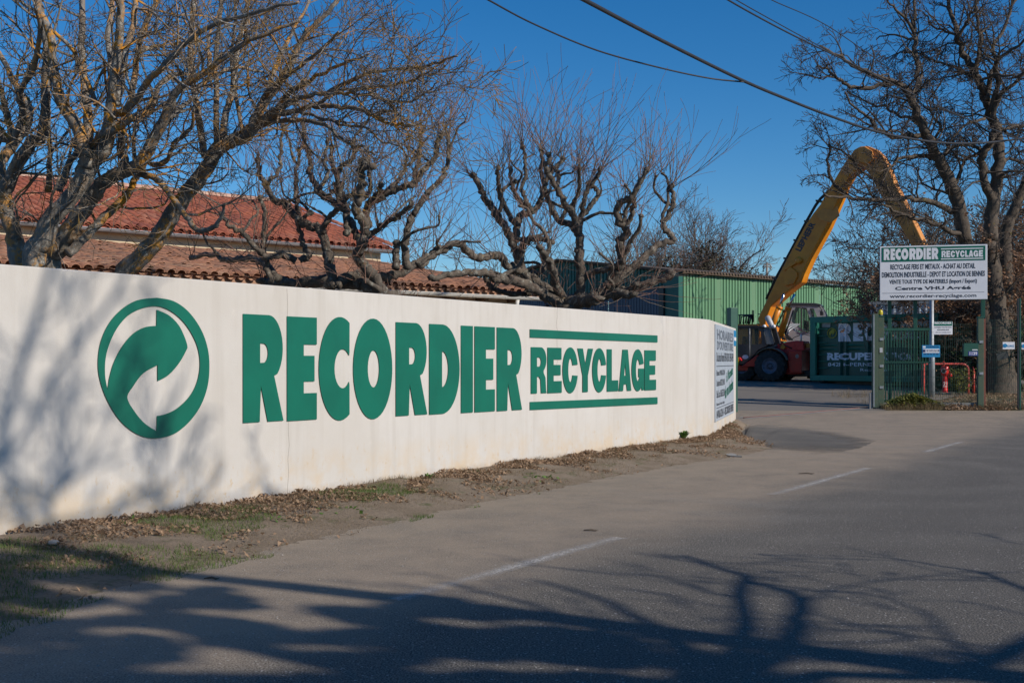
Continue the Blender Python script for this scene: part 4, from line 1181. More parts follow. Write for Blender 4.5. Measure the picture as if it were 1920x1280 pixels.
# ------------------------------------------------------------------ green skip with lettering
def zk(x, y): return (1520 + x / 9.143, 580 + y / 9.143)
KP = Pl(1522, 44, -49)
skz = gz(43)
skip = thing('skip', 'long dark green steel skip with white lettering standing in the yard', 'skip', KP.pt(2, skz, 1))
uA, vT = KP.uv(1522, 594.5); uB = KP.uv(1762)[0]; vB = skz + .12
fr = MB(KP.M)
fw = .24
fr.box(uA, uB, -.12, .0, vT - .22, vT); fr.box(uA, uB, -.12, .0, vB, vB + .20)
fr.box(uA, uA + .24, -.12, .0, vB + .20, vT - .22); fr.box(uB - .24, uB, -.12, .0, vB + .20, vT - .22)
fr.build('frame', M['skip_frame'], skip, .01)
m = MB(); vs = []; prof = []
u = uA + .24
panel_w = .13
ribs = [KP.uv(zk(490, 0)[0])[0], KP.uv(zk(590, 0)[0])[0], KP.uv(zk(965, 0)[0])[0], KP.uv(zk(965, 0)[0])[0] + .85, KP.uv(zk(965, 0)[0])[0] + 1.7]
def wof(u): return panel_w
pts = [(uA + .24, panel_w)]
for r_ in ribs: pts += [(r_ - .10, panel_w), (r_ - .04, panel_w - .10), (r_ + .02, panel_w - .10), (r_ + .075, panel_w)]
pts.append((uB - .24, panel_w))
for u, w_ in pts: vs += [KP.pt(u, vB + .2, w_), KP.pt(u, vT - .22, w_)]
m.add(vs, [(2 * i, 2 * i + 2, 2 * i + 3, 2 * i + 1) for i in range(len(pts) - 1)])
m.build('side_panel', M['skip_green'], skip)
m = MB(KP.M); m.box(uA, uA + .06, .0, 2.2, vB, vT); m.box(uB - .06, uB, .0, 2.2, vB, vT); m.box(uA, uB, 2.14, 2.2, vB, vT); m.box(uA, uB, 0, 2.2, vB - .02, vB + .04)
m.box(uA + .06, uB - .06, .19, 2.13, vB + .3, vB + 1.75)
m.build('body', M['skip_green'], skip)
for y_ in (620, 690):
    for (a, b) in ((140, 430), (610, 880)):
        m = MB(); u0 = KP.uv(zk(a, y_)[0])[0]; u1 = KP.uv(zk(b, y_)[0])[0]; v_ = KP.uv(*zk(300, y_))[1]
        m.add([KP.pt(u0, v_ + .05, .12), KP.pt(u1, v_ + .02, .12), KP.pt(u1, v_ - .02, .12), KP.pt(u0, v_ - .03, .12), KP.pt(u0, v_ + .0, .03), KP.pt(u1 - .2, v_ + .0, .06)], [(0, 1, 5, 4), (4, 5, 2, 3), (0, 4, 3), (1, 2, 5)])
        m.build('stiffener', M['skip_frame'], skip)
for y_ in (338, 455, 570, 775, 890, 1005):
    MB().tube([KP.at(*zk(140, y_), -.02), KP.at(*zk(290, y_), -.0)], .016, 6).build('rung', M['skip_frame'], skip)
MB().lathe([(0, -.1), (.1, -.1), (.1, .1), (0, .1)], 12, rotX90(KP.pt(uA + .5, vB, -.0), -KP.n)).build('roller', M['black_mach'], skip)
MB().lathe([(0, -.1), (.1, -.1), (.1, .1), (0, .1)], 12, rotX90(KP.pt(uA + .5, skz + .1, .1), -KP.n)).build('roller', M['black_mach'], skip)
MB(KP.M).box(uA + .3, uB - .3, .2, 2.0, skz - .02, vB).build('skid', M['black_mach'], skip)
# lettering wraps the ribs
def onskip(name, items, mt, txt=None, box=None, bold=.0):
    T = Text()
    if items: T.glyphs(items, KP, 0)
    if txt:
        for s_, b_, bo in txt: T.line(s_, KP, b_, 0, bold=bo)
    # split long edges so the paint follows the pressed ribs
    import bmesh
    bm = bmesh.new()
    vv = [bm.verts.new(q) for q in T.v]
    for f in T.f:
        try: bm.faces.new([vv[i] for i in f])
        except ValueError: pass
    inv = KP.M.inverted()
    for q in pts[1:-1]:
        bmesh.ops.bisect_plane(bm, geom=bm.verts[:] + bm.edges[:] + bm.faces[:], plane_co=KP.pt(q[0], 0), plane_no=KP.d)
    for v in bm.verts:
        l = inv @ v.co
        w_ = panel_w
        for (a, wa), (b, wb) in zip(pts, pts[1:]):
            if a <= l.x <= b: w_ = wa + (wb - wa) * (l.x - a) / max(1e-6, b - a)
        l.y = w_ - .006
        v.co = WM[skip.name].inverted() @ (KP.M @ l)
    me = bpy.data.meshes.new(name); bm.to_mesh(me); bm.free(); me.materials.append(mt)
    return link(name, me, skip, WM[skip.name])
def kb(x0, y0, x1, y1):
    a = zk(x0, y0); b = zk(x1, y1); return (a[0], a[1], b[0], b[1])
W = 190
it = [('R', *kb(440, 242, 660, 548)), ('E', *kb(695, 232, 868, 540)), ('c', *kb(890, 222, 1090, 535)), ('O', *kb(1105, 215, 1290, 530)), ('R', *kb(1310, 208, 1480, 525)), ('D', *kb(1500, 200, 1660, 520)), ('I', *kb(1680, 200, 1730, 515)), ('E', *kb(1750, 195, 1880, 512)), ('R', *kb(1900, 190, 2040, 510))]
onskip('large_lettering', it, M['skip_white'])
onskip('lettering', None, M['skip_white'], [('RECUPERATION', kb(248, 742, 1830, 868), .05), ('84210-PERNES', kb(262, 910, 1090, 975), .01), ('Recordier', kb(820, 1010, 1330, 1062), .0)])
em = [[(1520 + 0, 0)]]
def ez(x, y): return KP.uv(*zk(x, y))
ocirc = [ez(338 + 82 * math.cos(a * .2), 405 + 88 * math.sin(a * .2)) for a in range(31)]
icirc = [ez(338 + 70 * math.cos(a * .2), 405 + 75 * math.sin(a * .2)) for a in range(31)]
flat('emblem_ring', KP, [ocirc, icirc], .10, .012, M['skip_yellow'], skip)
flat('emblem_arrow', KP, [[ez(*q) for q in [(285, 410), (300, 370), (340, 345), (340, 330), (375, 350), (385, 385), (365, 420), (345, 435), (345, 405), (320, 415), (308, 440), (320, 465), (300, 455)]]], .10, .012, M['skip_yellow'], skip)
flat('label_plate', KP, [[ez(165, 230), ez(312, 228), ez(312, 300), ez(165, 305)]], .10, .012, M['galv'], skip)

# ------------------------------------------------------------------ fence, gate, signs
FP = Pl(1650, 32.0, -7)                            # line of the fence
def fz(u, w=0): q = FP.pt(u, 0, w); return gz(q.y)
u0, vtop = FP.uv(1650, 607); u1 = FP.uv(1842)[0]
gl_ = thing('sliding_gate', 'dark green barred sliding gate rolled open behind the mesh fence', 'gate', FP.pt(0, fz(0, .5), .5))
GPn = FP.off(.5)
ga = GPn.uv(1637)[0]; gb = GPn.uv(1744)[0]
gv0 = fz(0, .5) + .10; gvt = GPn.uv(1700, 615)[1]
m = MB(FP.M)
for (z0, z1) in ((gv0, gv0 + .1), (gvt - .07, gvt), (gv0 + 1.1, gv0 + 1.15)): MB(GPn.M).box(ga + .2, gb, -.03, .03, z0, z1).build('rail', M['green_dark'], gl_)
n_ = 17
for i in range(n_):
    u = ga + .26 + (gb - ga - .3) * i / (n_ - 1)
    MB(GPn.M).box(u - .014, u + .014, -.012, .012, gv0 + .1, gvt - .07).build('bar', M['green_dark'], gl_)
PG = Pl(1641, 31.85, -7)
gp0 = gz(31.8) - .05
le = MB(PG.M).box(-.075, .075, -.05, .10, gp0 + .08, PG.uv(1641, 588)[1]).build('end_post', M['green_post'], gl_, .008)
MB(PG.M).box(-.06, -.03, -.07, -.05, gp0 + .1, PG.uv(1641, 590)[1]).build('edge_strip', M['galv'], le)
MB(PG.M).box(-.16, -.0765, -.04, .06, gp0 + .0, gp0 + .48).build('roller_guard', M['concrete'], gl_, .01)
# mesh fence with its two square posts
fen = thing('mesh_fence', 'green wire mesh fence panel between two square posts, signs hung on it', 'fence', FP.pt((u0 + u1) / 2, fz(0)))
for px_, topy, r_ in ((1651.5, 594, 0), (1838, 596, 1)):
    u = FP.uv(px_)[0]; vt_ = FP.uv(px_, topy)[1]
    po = MB(FP.M).box(u - .075, u + .075, -.075, .075, fz(u) - .15, vt_).build('post', M['green_post'] if not r_ else M['green_post'], fen, .006)
    MB(FP.M).box(u - .085, u + .085, -.085, .085, vt_ + .001, vt_ + .03).build('cap', M['green_dark'], po)
    for k, y_ in enumerate((636, 686, 726) if not r_ else (641, 700)):
        vv = FP.uv(px_, y_)[1]
        MB(FP.M).box(u - .05, u + .05, -.10, -.0765, vv - .035, vv + .035).build('bracket', M['galv'], po, .005)
    if r_: MB(FP.M).box(u + .0765, u + .125, -.06, .05, fz(u) - .1, vt_ - .02).build('rusty_rail', M['rust'], fen)
    else:
        MB(FP.M).box(u - .06, u + .02, -.14, -.1015, FP.uv(px_, 661)[1], FP.uv(px_, 652)[1]).build('photocell', M['grey_mach'], po, .008)
        b_ = FP.pt(u - .01, vt_ + .03, 0)
        bc = MB().lathe([(.07, 0), (.07, .03), (.0, .03)], 14, Matrix.Translation(b_)).build('beacon_base', M['black_mach'], po)
        MB().lathe([(.062, .03), (.066, .05), (.062, .12), (.045, .155), (0, .165)], 14, Matrix.Translation(b_)).build('beacon_lens', M['beacon'], po)
def wires(root, plane, ua, ub, z0, z1, pitch, name='wire_mesh'):
    m = MB(); n = int((ub - ua) / pitch)
    for i in range(n + 1):
        u = ua + (ub - ua) * i / n
        m.tube([plane.pt(u, z0, 0), plane.pt(u, z1, 0)], .0032, 3, caps=False)
    k = 11
    for j in range(k + 1):
        z = z0 + (z1 - z0) * j / k
        for w_ in (-.006, .006): m.tube([plane.pt(ua, z, w_), plane.pt(ub, z, w_)], .0035, 3, caps=False)
    o = m.build(name, M['green_fence'], root); return o
ft = FP.uv(1700, 608)[1]
wires(fen, FP, u0 + .08, u1 - .12, fz(0) + .03, ft, .05)
MB(FP.M).box(u0 + .08, u1 - .12, .01, .03, fz(0) - .15, fz(0) + .16).build('base_board', M['concrete'], fen)
f2 = thing('mesh_fence', 'green wire mesh fence right of the gate with a slim round topped post', 'fence', FP.pt(u1 + .5, fz(u1)))
ur = FP.uv(1911)[0]
wires(f2, FP, u1 + .15, ur - .04, fz(2) + .05, FP.uv(1900, 600)[1], .05)
wires(f2, FP, ur + .04, ur + 2.4, fz(2) + .05, FP.uv(1900, 600)[1], .05)
MB(FP.M).box(ur - .045, ur - .002, -.03, .03, fz(ur) - .1, FP.uv(1911, 560)[1]).build('post', M['black_mach'], f2, .004)
MB(FP.M).box(ur + .0, ur + .04, -.035, .03, fz(ur) - .1, FP.uv(1911, 559)[1]).build('post_face', M['green_dark'], f2, .004)
# gate receiving post at the wall end
RPp = Pl(1373, 31, 20)
m = MB(RPp.M).box(-.105, .105, -.105, .105, gz(31) - .1, RPp.uv(1373, 577)[1])
gp = m.build('gate_post', M['green_dark'], None, .006); tagx(gp, 'square dark green steel post rising behind the end of the white wall', 'gate post')

# main sign board on two posts
SP = Pl(1650, 32.4, -13.5)
sb = thing('sign_board', 'large white company sign board with a green heading above the fence', 'sign', SP.pt(1.4, gz(32.4), .1))
su0, st_ = SP.uv(1650, 462.5); su1, _ = SP.uv(1851, 457); _, sb_ = SP.uv(1650, 563)
brd = MB(SP.M).box(su0, su1, -.02, .02, sb_, st_).build('board', M['white_paint'], sb, .004)
MB(SP.M).box(su0 - .01, su1 + .01, .0205, .05, sb_ - .01, st_ + .01).build('board_frame', M['galv'], sb)
def sgm(x, y): return (1640 + x / 8.727, 440 + y / 8.727)
def sbx(x0, y0, x1, y1):          # zoomed pixel box, the slant of the board removed by the plane itself
    a = sgm(x0, y0); b = sgm(x1, y1); return (a[0], a[1], b[0], b[1])
sw = su1 - su0; sh_ = st_ - sb_
def R_(x0, x1, y0, y1): return (su0 + sw * x0, st_ - sh_ * y0, su0 + sw * x1, st_ - sh_ * y1)
def rectw(m, x0, x1, y0, y1, w0, w1):
    a = R_(x0, x1, y0, y1); m.box(a[0], a[2], w0, w1, a[3], a[1]); return m
band = rectw(MB(SP.M), .016, .982, .022, .287, -.026, -.0205).build('green_band', M['green_sign'], brd)
Tg = Text()
xx = [('R', .035, .092), ('E', .099, .142), ('C', .145, .195), ('O', .200, .268), ('R', .277, .338), ('D', .341, .405), ('I', .410, .430), ('E', .438, .479), ('R', .486, .548)]
def gl2(T, items, y0, y1):
    for ch, a, b in items:
        cu = bpy.data.curves.new('g', 'CURVE'); cu.dimensions = '2D'; cu.fill_mode = 'BOTH'
        bx_ = R_(a, b, y0, y1)
        for sp_ in glyph(ch, bx_[0], bx_[1], bx_[2], bx_[3]):
            q = cu.splines.new('POLY'); q.points.add(len(sp_) - 1); q.use_cyclic_u = True
            for k, (x, y) in enumerate(sp_): q.points[k].co = (x, y, 0, 1)
        me = curve_mesh(cu); k0 = len(T.v)
        T.v += [SP.M @ Vector((v.co.x, -.029, v.co.y)) for v in me.vertices]
        T.f += [tuple(i + k0 for i in p.vertices) for p in me.polygons]
gl2(Tg, xx, .045, .255)
gl2(Tg, [('r', .578, .618), ('e', .622, .658), ('c', .662, .704), ('y', .706, .748), ('c', .750, .792), ('l', .796, .828), ('a', .830, .870), ('g', .873, .916), ('e', .922, .960)], .105, .225)
Tg.build('heading_lettering', M['white_paint'], brd)
for y0 in (.060, .245): rectw(MB(SP.M), .572, .962, y0, y0 + .018, -.030, -.0265).build('heading_line', M['white_paint'], brd)
T = Text()
for s_, x0, x1, y0, y1, bo in (('RECYCLAGE FERS ET METAUX - ACHAT AU DETAIL', .098, .890, .337, .435, .03), ('DEMOLITION INDUSTRIELLE - DEPOT ET LOCATION DE BENNES', .018, .978, .480, .580, .03),
                          ('VENTE TOUS TYPE DE MATERIELS (Import / Export)', .088, .905, .622, .722, .03), ('Centre VHU Agréé', .142, .850, .752, .835, .035), ('www.recordier-recyclage.com', .092, .900, .895, .978, .02)):
    T.line(s_, SP, R_(x0, x1, y0, y1), -.0225, bold=bo, pix=False)
T.build('lettering', M['ink'], brd)
rectw(MB(SP.M), .018, .972, .868, .873, -.023, -.0205).build('rule_line', M['ink'], brd)
for px_, w_ in ((1668, .3), (1716, .9), (1843, .3)):
    Q = SP.off(w_ if w_ < .5 else .3); u = Q.uv(px_)[0]; 
    MB(Q.M).box(u - .05, u + .05, -.05, .05, gz(32.6) - .1, sb_ + 1.0).build('post', M['green_dark'], sb, .005)
for v_ in (sb_ + .25, sb_ + .95): MB(SP.M).box(su0 + .1, su1 - .05, .051, .25, v_, v_ + .05).build('cross_bar', M['galv'], sb)

# street pole behind the fence
PP = Pl(1747, 36.4, 0)
pole = MB()
g0 = gz(36.4)
pole.tube([PP.pt(0, g0 - .2), PP.pt(0, g0 + 1.35), PP.pt(-.0, g0 + 1.42), PP.pt(0, PP.uv(1747, 500)[1])], [.10, .095, .068, .06], 14)
po = pole.build('metal_pole', M['galv']); tagx(po, 'grey galvanised pole standing behind the fence in front of the red hydrant', 'pole')
# small signs
def small_sign(name, label, box, w, thick, mt, plane=FP, cat='sign'):
    a = plane.uv(box[0], box[1]); b = plane.uv(box[2], box[3])
    r_ = thing(name, label, cat, plane.pt((a[0] + b[0]) / 2, b[1], w))
    pn = MB(plane.M).box(a[0], b[0], w, w + thick, b[1], a[1]).build('panel', mt, r_, .002)
    return r_, (a[0], a[1], b[0] - a[0], a[1] - b[1])
def sline(T, g, s_, x0, x1, y0, y1, w, bo=.02): T.line(s_, FP, (g[0] + g[2] * x0, g[1] - g[3] * y0, g[0] + g[2] * x1, g[1] - g[3] * y1), w, bold=bo, pix=False)
r_, g = small_sign('notice_sign', 'small white notice with a green heading hung on the mesh fence', (1750, 603, 1785.5, 627), -.03, .015, M['white_paint'])
MB(FP.M).box(g[0] + .01, g[0] + g[2] - .01, -.034, -.0305, g[1] - g[3] * .32, g[1] - .005).build('green_band', M['green_sign'], r_)
T = Text(); sline(T, g, 'RECORDIER', .05, .95, .04, .19, -.036, .04); T.build('heading_lettering', M['white_paint'], r_)
T = Text(); sline(T, g, 'BATIMENT PROTECTION', .05, .95, .40, .49, -.033); sline(T, g, 'VIDEOSURVEILLANCE', .18, .82, .58, .68, -.033); sline(T, g, 'SITE SOUS SURVEILLANCE', .1, .9, .80, .87, -.033); T.build('lettering', M['ink'], r_)
r_, g = small_sign('security_sign', 'bright blue security company sign across the grey pole', (1728, 647, 1762, 669.5), -.04, .015, M['blue_sign'])
MB(FP.M).box(g[0] + .03, g[0] + g[2] - .02, -.044, -.0405, g[1] - g[3] * .64, g[1] - g[3] * .30).build('white_band', M['white_paint'], r_)
MB(FP.M).box(g[0] + g[2] * .26, g[0] + g[2] * .95, -.047, -.0445, g[1] - g[3] * .54, g[1] - g[3] * .38).build('navy_band', M['navy'], r_)
MB(FP.M).box(g[0] + g[2] * .05, g[0] + g[2] * .20, -.047, -.0445, g[1] - g[3] * .58, g[1] - g[3] * .36).build('navy_square', M['navy'], r_)
MB(FP.M).box(g[0] + g[2] * .05, g[0] + g[2] * .20, -.044, -.0405, g[1] - g[3] * .22, g[1] - g[3] * .08).build('white_square', M['white_paint'], r_)
T = Text(); sline(T, g, 'SECURITES', .30, .90, .40, .52, -.049, .03); T.build('lettering', M['white_paint'], r_)
T = Text(); sline(T, g, 'SITE PROTEGE PAR', .24, .93, .08, .20, -.0425); sline(T, g, '04 90 66 60 30', .1, .9, .68, .80, -.0425); T.build('small_lettering', M['navy'], r_)
r_, g = small_sign('letter_box', 'dark green letter box with a blue number plate on the fence', (1804, 643.5, 1831, 667.5), -.2, .16, M['green_dark'], cat='letter box')
MB(FP.M).box(g[0] + g[2] * .56, g[0] + g[2] * .93, -.206, -.2005, g[1] - g[3] * .55, g[1] - g[3] * .48).build('flap', M['white_paint'], r_)
MB(FP.M).box(g[0] + g[2] * .30, g[0] + g[2] * .96, -.206, -.2005, g[1] - g[3] * .97, g[1] - g[3] * .62).build('number_plate', M['blue_plate'], r_)
T = Text(); sline(T, g, '1139', .38, .90, .67, .92, -.208, .02); T.build('number', M['white_paint'], r_)
for k, (bx_, lb) in enumerate((((1879.5, 641, 1902, 654.5), 'small white sign with blue print on the fence before the oak trunk'), ((1914.8, 642, 1937, 655), 'white sign cut by the right edge of the picture beside the slim post'))):
    r_, g = small_sign('fence_sign', lb, bx_, -.03, .01, M['white_paint'])
    T = Text(); sline(T, g, 'ALLIANCE', .34, .95, .40, .70, -.033, .02); T.build('lettering', M['blue_sign'], r_)
    flat('roundel', FP, [[(g[0] + g[2] * .19 + g[3] * .28 * math.cos(a * .35), g[1] - g[3] * .5 + g[3] * .28 * math.sin(a * .35)) for a in range(18)]], -.036, .004, M['blue_sign'], r_)

# hydrant and its guard rails
HP = Pl(1772, 38, 0); hz = gz(38)
def zh(x, y): return (1640 + x / 8.727, 670 + y / 8.727)
hyd = thing('fire_hydrant', 'bright red fire hydrant standing between red guard rails', 'hydrant', HP.pt(0, hz))
hc = HP.at(*zh(1148, 500)); hc.z = 0
def hv(y): return HP.uv(*zh(1148, y))[1]
MB().lathe([(.10, hz - .05), (.10, hz + .04), (.085, hz + .05), (.082, hv(330)), (.075, hv(270))], 18, Matrix.Translation(hc)).build('column', M['red_paint'], hyd)
MB().lathe([(.0, hv(310)), (.10, hv(300)), (.135, hv(240)), (.14, hv(190)), (.12, hv(150)), (.10, hv(138)), (0, hv(136))], 18, Matrix.Translation(hc)).build('head', M['red_paint'], hyd)
MB().lathe([(.03, hv(140)), (.03, hv(85)), (.045, hv(82)), (.04, hv(68)), (0, hv(60))], 10, Matrix.Translation(hc + Vector((-.04, 0, 0)))).build('operating_nut', M['red_paint'], hyd)
q = HP.at(*zh(1106, 222), -.12)
o_ = MB().lathe([(.06, -.1), (.075, -.04), (.078, .02), (.06, .025), (.055, -.01), (0, -.01)], 18, rotX90(q, (-.25, -1, 0))).build('outlet', M['galv'], hyd)
MB().lathe([(.05, -.005), (.03, .0), (0, .0)], 14, rotX90(q, (-.25, -1, 0))).build('outlet_cap', M['black_mach'], o_)
q = HP.at(*zh(1225, 290), -.02)
MB().lathe([(.07, -.14), (.075, -.02), (.10, .0), (.10, .05), (.05, .07), (0, .07)], 16, rotX90(q, (1, -.5, -.25))).build('side_outlet', M['red_paint'], hyd)
T = Text(); Tpl = Pl(1772, 38 - .095, 0)
T.line('21', Tpl, (*zh(1125, 395), *zh(1185, 455)), 0, bold=.03); T.rect(Tpl, (*zh(1120, 470), *zh(1190, 478)), 0); T.build('number', M['white_paint'], hyd)
MB(Matrix.Translation((hc.x, 38, 0))).box(-.35, .35, -.3, .3, hz - .1, hz + .03).build('plinth', M['concrete'], hyd)
def rail(label, pts, w):
    pp_ = [HP.at(*zh(*q), w) for q in pts]
    m = MB()
    full = crv([tuple(p) for p in pp_], 3)
    m.tube([Vector(q) for q in full], .034, 10)
    o = m.build('guard_rail', M['red_rail']); tagx(o, label, 'guard rail', 'red guard rails round the hydrant'); return o
rail('front red tubular guard rail bent down at its right end', [(698, 585), (698, 165), (704, 120), (730, 106), (900, 106), (1300, 106), (1350, 112), (1395, 150), (1413, 200), (1415, 590)], -.6)
rail('rear red tubular guard rail with its right post broken off', [(875, 575), (875, 140), (890, 112), (960, 106), (1500, 106), (1532, 112), (1540, 128)], .5)
MB().tube([HP.at(*zh(1602, 590), -.1), HP.at(*zh(1602, 225), -.1)], .036, 10).tube([HP.at(*zh(1602, 225), -.1), HP.at(*zh(1600, 190), -.1), HP.at(*zh(1590, 150), -.1)], [.03, .02, .008], 8)
m = MB(); m.tube([HP.at(*zh(1602, 590), -.1), HP.at(*zh(1602, 225), -.1)], .036, 10).tube([HP.at(*zh(1602, 226), -.1), HP.at(*zh(1600, 190), -.1), HP.at(*zh(1590, 150), -.1)], [.03, .022, .008], 8)
tagx(m.build('guard_post', M['red_rail']), 'broken red guard post standing alone right of the rails', 'guard post')

# ------------------------------------------------------------------ overhead cables
def cable(label, pts, r):
    P3 = [P(x, y, Y) for x, y, Y in pts]
    full = [Vector(q) for q in crv([tuple(p) for p in P3], 7)]
    m = MB().tube(full, r, 6)
    o = m.build('cable', M['cable']); tagx(o, label, 'cable', 'overhead cables')
    return o
cable('thick twisted overhead cable sagging from the top centre to the right oak', [(1010, -45, 13), (1095, 0, 14.5), (1240, 76, 17.5), (1390, 150, 21), (1480, 188, 24), (1552, 216, 26), (1630, 243, 29), (1690, 257, 31), (1768, 268, 33), (1840, 268, 35), (1900, 262, 37), (1960, 252, 39)], .032)
cable('thin overhead cable leaving the top left of centre to join the thick one', [(880, -18, 15), (915, 0, 15.5), (1000, 45, 17), (1120, 95, 18.5), (1240, 128, 20), (1330, 147, 20.8), (1395, 154, 21)], .014)
cable('upper straight overhead cable crossing the upper right sky', [(1400, -28, 20), (1446, 0, 21), (1550, 48, 24), (1652, 118, 28), (1732, 173, 31), (1832, 212, 34), (1960, 268, 39)], .010)
cable('lower of the two close overhead cables over the boom', [(1330, -26, 18), (1368, 2, 19), (1480, 63, 21.5), (1606, 124, 25), (1696, 169, 28), (1804, 219, 32), (1912, 262, 37), (1990, 290, 40)], .016)
cable('upper of the two close overhead cables over the boom', [(1330, -36, 18.2), (1375, -3, 19.2), (1480, 56, 21.7), (1560, 100, 25.2), (1640, 150, 28.2), (1730, 190, 32.2), (1850, 238, 37.2), (1990, 286, 40.2)], .010)
# far pylon
PY = Pl(1438, 220, 0)
py = thing('power_pole', 'distant pale concrete power pole with small crossarms over the shed roof', 'power pole', PY.pt(0, .9))
MB().tube([PY.pt(0, .9), PY.pt(0, PY.uv(0, 492)[1])], [.45, .22], 6).build('mast', M['concrete'], py)
for (a, b, c_) in ((1430, 499, 1447), (1431, 503, 1446)):
    MB().tube([PY.at(a, b + 3), PY.at(a + 3, b - 3), PY.at(c_ - 3, b - 3), PY.at(c_, b + 3)], .14, 4).build('crossarm', M['concrete'], py)

# ------------------------------------------------------------------ trees
class Tree:
    """trunk: thick limbs, crown: everything that grows from them"""
    def __init__(s, name, label, loc, group=None, cat='tree'):
        s.root = thing(name, label, cat, loc, group)
        s.tr = MB(); s.br = MB(); s.tw = MB(); s.ends = []; s.limbs = []
    def limb(s, pts, rs, knob=0, wig=0, n=10, sub=5, keep=True, into=None):
        pts = [Vector(p) for p in pts]
        if not hasattr(rs, '__len__'): rs = [rs] * len(pts)
        if len(rs) != len(pts):
            a, b = rs[0], rs[-1]; rs = [a + (b - a) * i / (len(pts) - 1) for i in range(len(pts))]
        full = crv([tuple(p) + (r,) for p, r in zip(pts, rs)], sub)
        o = U(0, 99)
        P_, R_2 = [], []
        for i, q in enumerate(full):
            p = Vector(q[:3]); r = max(.004, q[3])
            if wig:
                k = i * .55 + o
                p += Vector((noise.noise(Vector((k, 0, 0))), noise.noise(Vector((0, k, 5))), noise.noise(Vector((0, 3, k))))) * wig
            if knob: r *= 1 + knob * (noise.noise(Vector((i * .9 + o, 7, 1))) + .35 * RND())
            P_.append(p); R_2.append(r)
        (into or (s.tr if rs[0] > .035 else s.br)).tube(P_, R_2, n)
        if keep: s.limbs.append((P_, R_2))
        s.ends.append((P_[-1], (P_[-1] - P_[-2]).normalized(), R_2[-1]))
        return P_, R_2
    def grow(s, p, d, L, r, lv, o):
        seg = o['seg'] * (1 if lv else .8)
        n = max(2, int(L / seg + .5))
        pts = [p.copy()]; rs = [r]; d = d.normalized(); wig = o['wig']
        up = o.get('up', .1)
        for i in range(n):
            d = (d + Vector((random.gauss(0, wig), random.gauss(0, wig), random.gauss(0, wig) + up))).normalized()
            p = p + d * (L / n)
            pts.append(p.copy()); rs.append(max(o['rmin'], r * (1 - .72 * (i + 1) / n)))
        tgt = s.br if r > o['rmin'] * 2.2 else s.tw
        tgt.tube(pts, rs, 5 if r > .02 else 3, caps=False)
        if lv <= 0: return
        nk = o['nk'][min(lv, len(o['nk'])) - 1]
        for k in range(nk):
            f = .2 + .78 * (k + U(.1, .9)) / nk
            i = min(n - 1, int(f * n)); q = pts[i] + (pts[i + 1] - pts[i]) * (f * n - i)
            t = (pts[i + 1] - pts[i]).normalized()
            ax = t.cross(Vector((random.gauss(0, 1), random.gauss(0, 1), random.gauss(0, 1)))).normalized()
            a = rad(U(*o.get('ang', (28, 62))))
            dd = t * math.cos(a) + ax * math.sin(a)
            s.grow(q, dd, L * U(.38, .68) * (1.1 - .45 * f), max(o['rmin'], rs[i] * U(.45, .7)), lv - 1, o)
    def sprout(s, n, L, lv, o, f0=.25, which=None, r=None, bias=None, ang=(35, 75)):
        """shoots leave the limbs at random"""
        lim = which if which is not None else s.limbs
        tot = [sum((a - b).length for a, b in zip(P_, P_[1:])) for P_, _ in lim]
        for (P_, R2), T_ in zip(lim, tot):
            m = int(n * T_ + RND())
            for k in range(m):
                f = f0 + (1 - f0) * RND(); i = min(len(P_) - 2, int(f * (len(P_) - 1)))
                t = (P_[i + 1] - P_[i]).normalized()
                ax = t.cross(Vector((random.gauss(0, 1), random.gauss(0, 1), random.gauss(0, 1)))).normalized()
                a = rad(U(*ang)); dd = t * math.cos(a) + ax * math.sin(a)
                if bias: dd = (dd + bias).normalized()
                rr = min(R2[i] * .6, r or 9)
                s.grow(P_[i] + ax * R2[i] * .4, dd, L * U(.5, 1.2) * (1.15 - .5 * f), rr, lv, o)
    def gnarl(s, per_m, L, fanL, o, rmin=.02, up=.9, kn=.45):
        """crooked side arms with swollen heads that carry sheaves of shoots"""
        for P_, R2 in list(s.limbs):
            T_ = sum((a - b).length for a, b in zip(P_, P_[1:]))
            for k in range(int(per_m * T_ + RND())):
                f = U(.2, .97); i = min(len(P_) - 2, int(f * (len(P_) - 1)))
                r = max(rmin, min(.05, R2[i] * U(.4, .65)))
                d = Vector((random.gauss(0, .8), random.gauss(0, .6), up)).normalized()
                q = P_[i].copy(); l = L * U(.35, 1.2); pts = [q.copy()]
                n = max(3, int(l / .13))
                for j in range(n):
                    d = (d + Vector((random.gauss(0, .42), random.gauss(0, .42), random.gauss(0, .25) + .12))).normalized()
                    q = q + d * (l / n); pts.append(q.copy())
                s.limb(pts, [r, r * .62], kn, .01, 7, 3, keep=False, into=s.br)
                s.limbs_small = getattr(s, 'limbs_small', []); s.limbs_small.append((pts, [r * .7] * len(pts)))
                s.br.lathe([(0, -r * .9), (r * .95, -r * .4), (r * 1.1, .1 * r), (r * .7, r * .7), (0, r)], 7, Matrix.Translation(q))
                s.fan(q, int(U(4, 9)), fanL, .0075, .5, Vector((d.x * .5, d.y * .5, 1)), o)
    def knots(s, per_m):
        for P_, R2 in s.limbs:
            T_ = sum((a - b).length for a, b in zip(P_, P_[1:]))
            for k in range(int(per_m * T_)):
                i = int(RND() * len(P_)); r = R2[i] * U(.5, .85)
                a = Vector((random.gauss(0, 1), random.gauss(0, 1), random.gauss(0, 1))).normalized()
                c0 = P_[i] + a * R2[i] * .65
                s.tr.lathe([(0, -r), (r * .7, -r * .6), (r, 0), (r * .75, r * .55), (r * .3, r * .8), (0, r * .7)], 7, rotX90(c0, a))
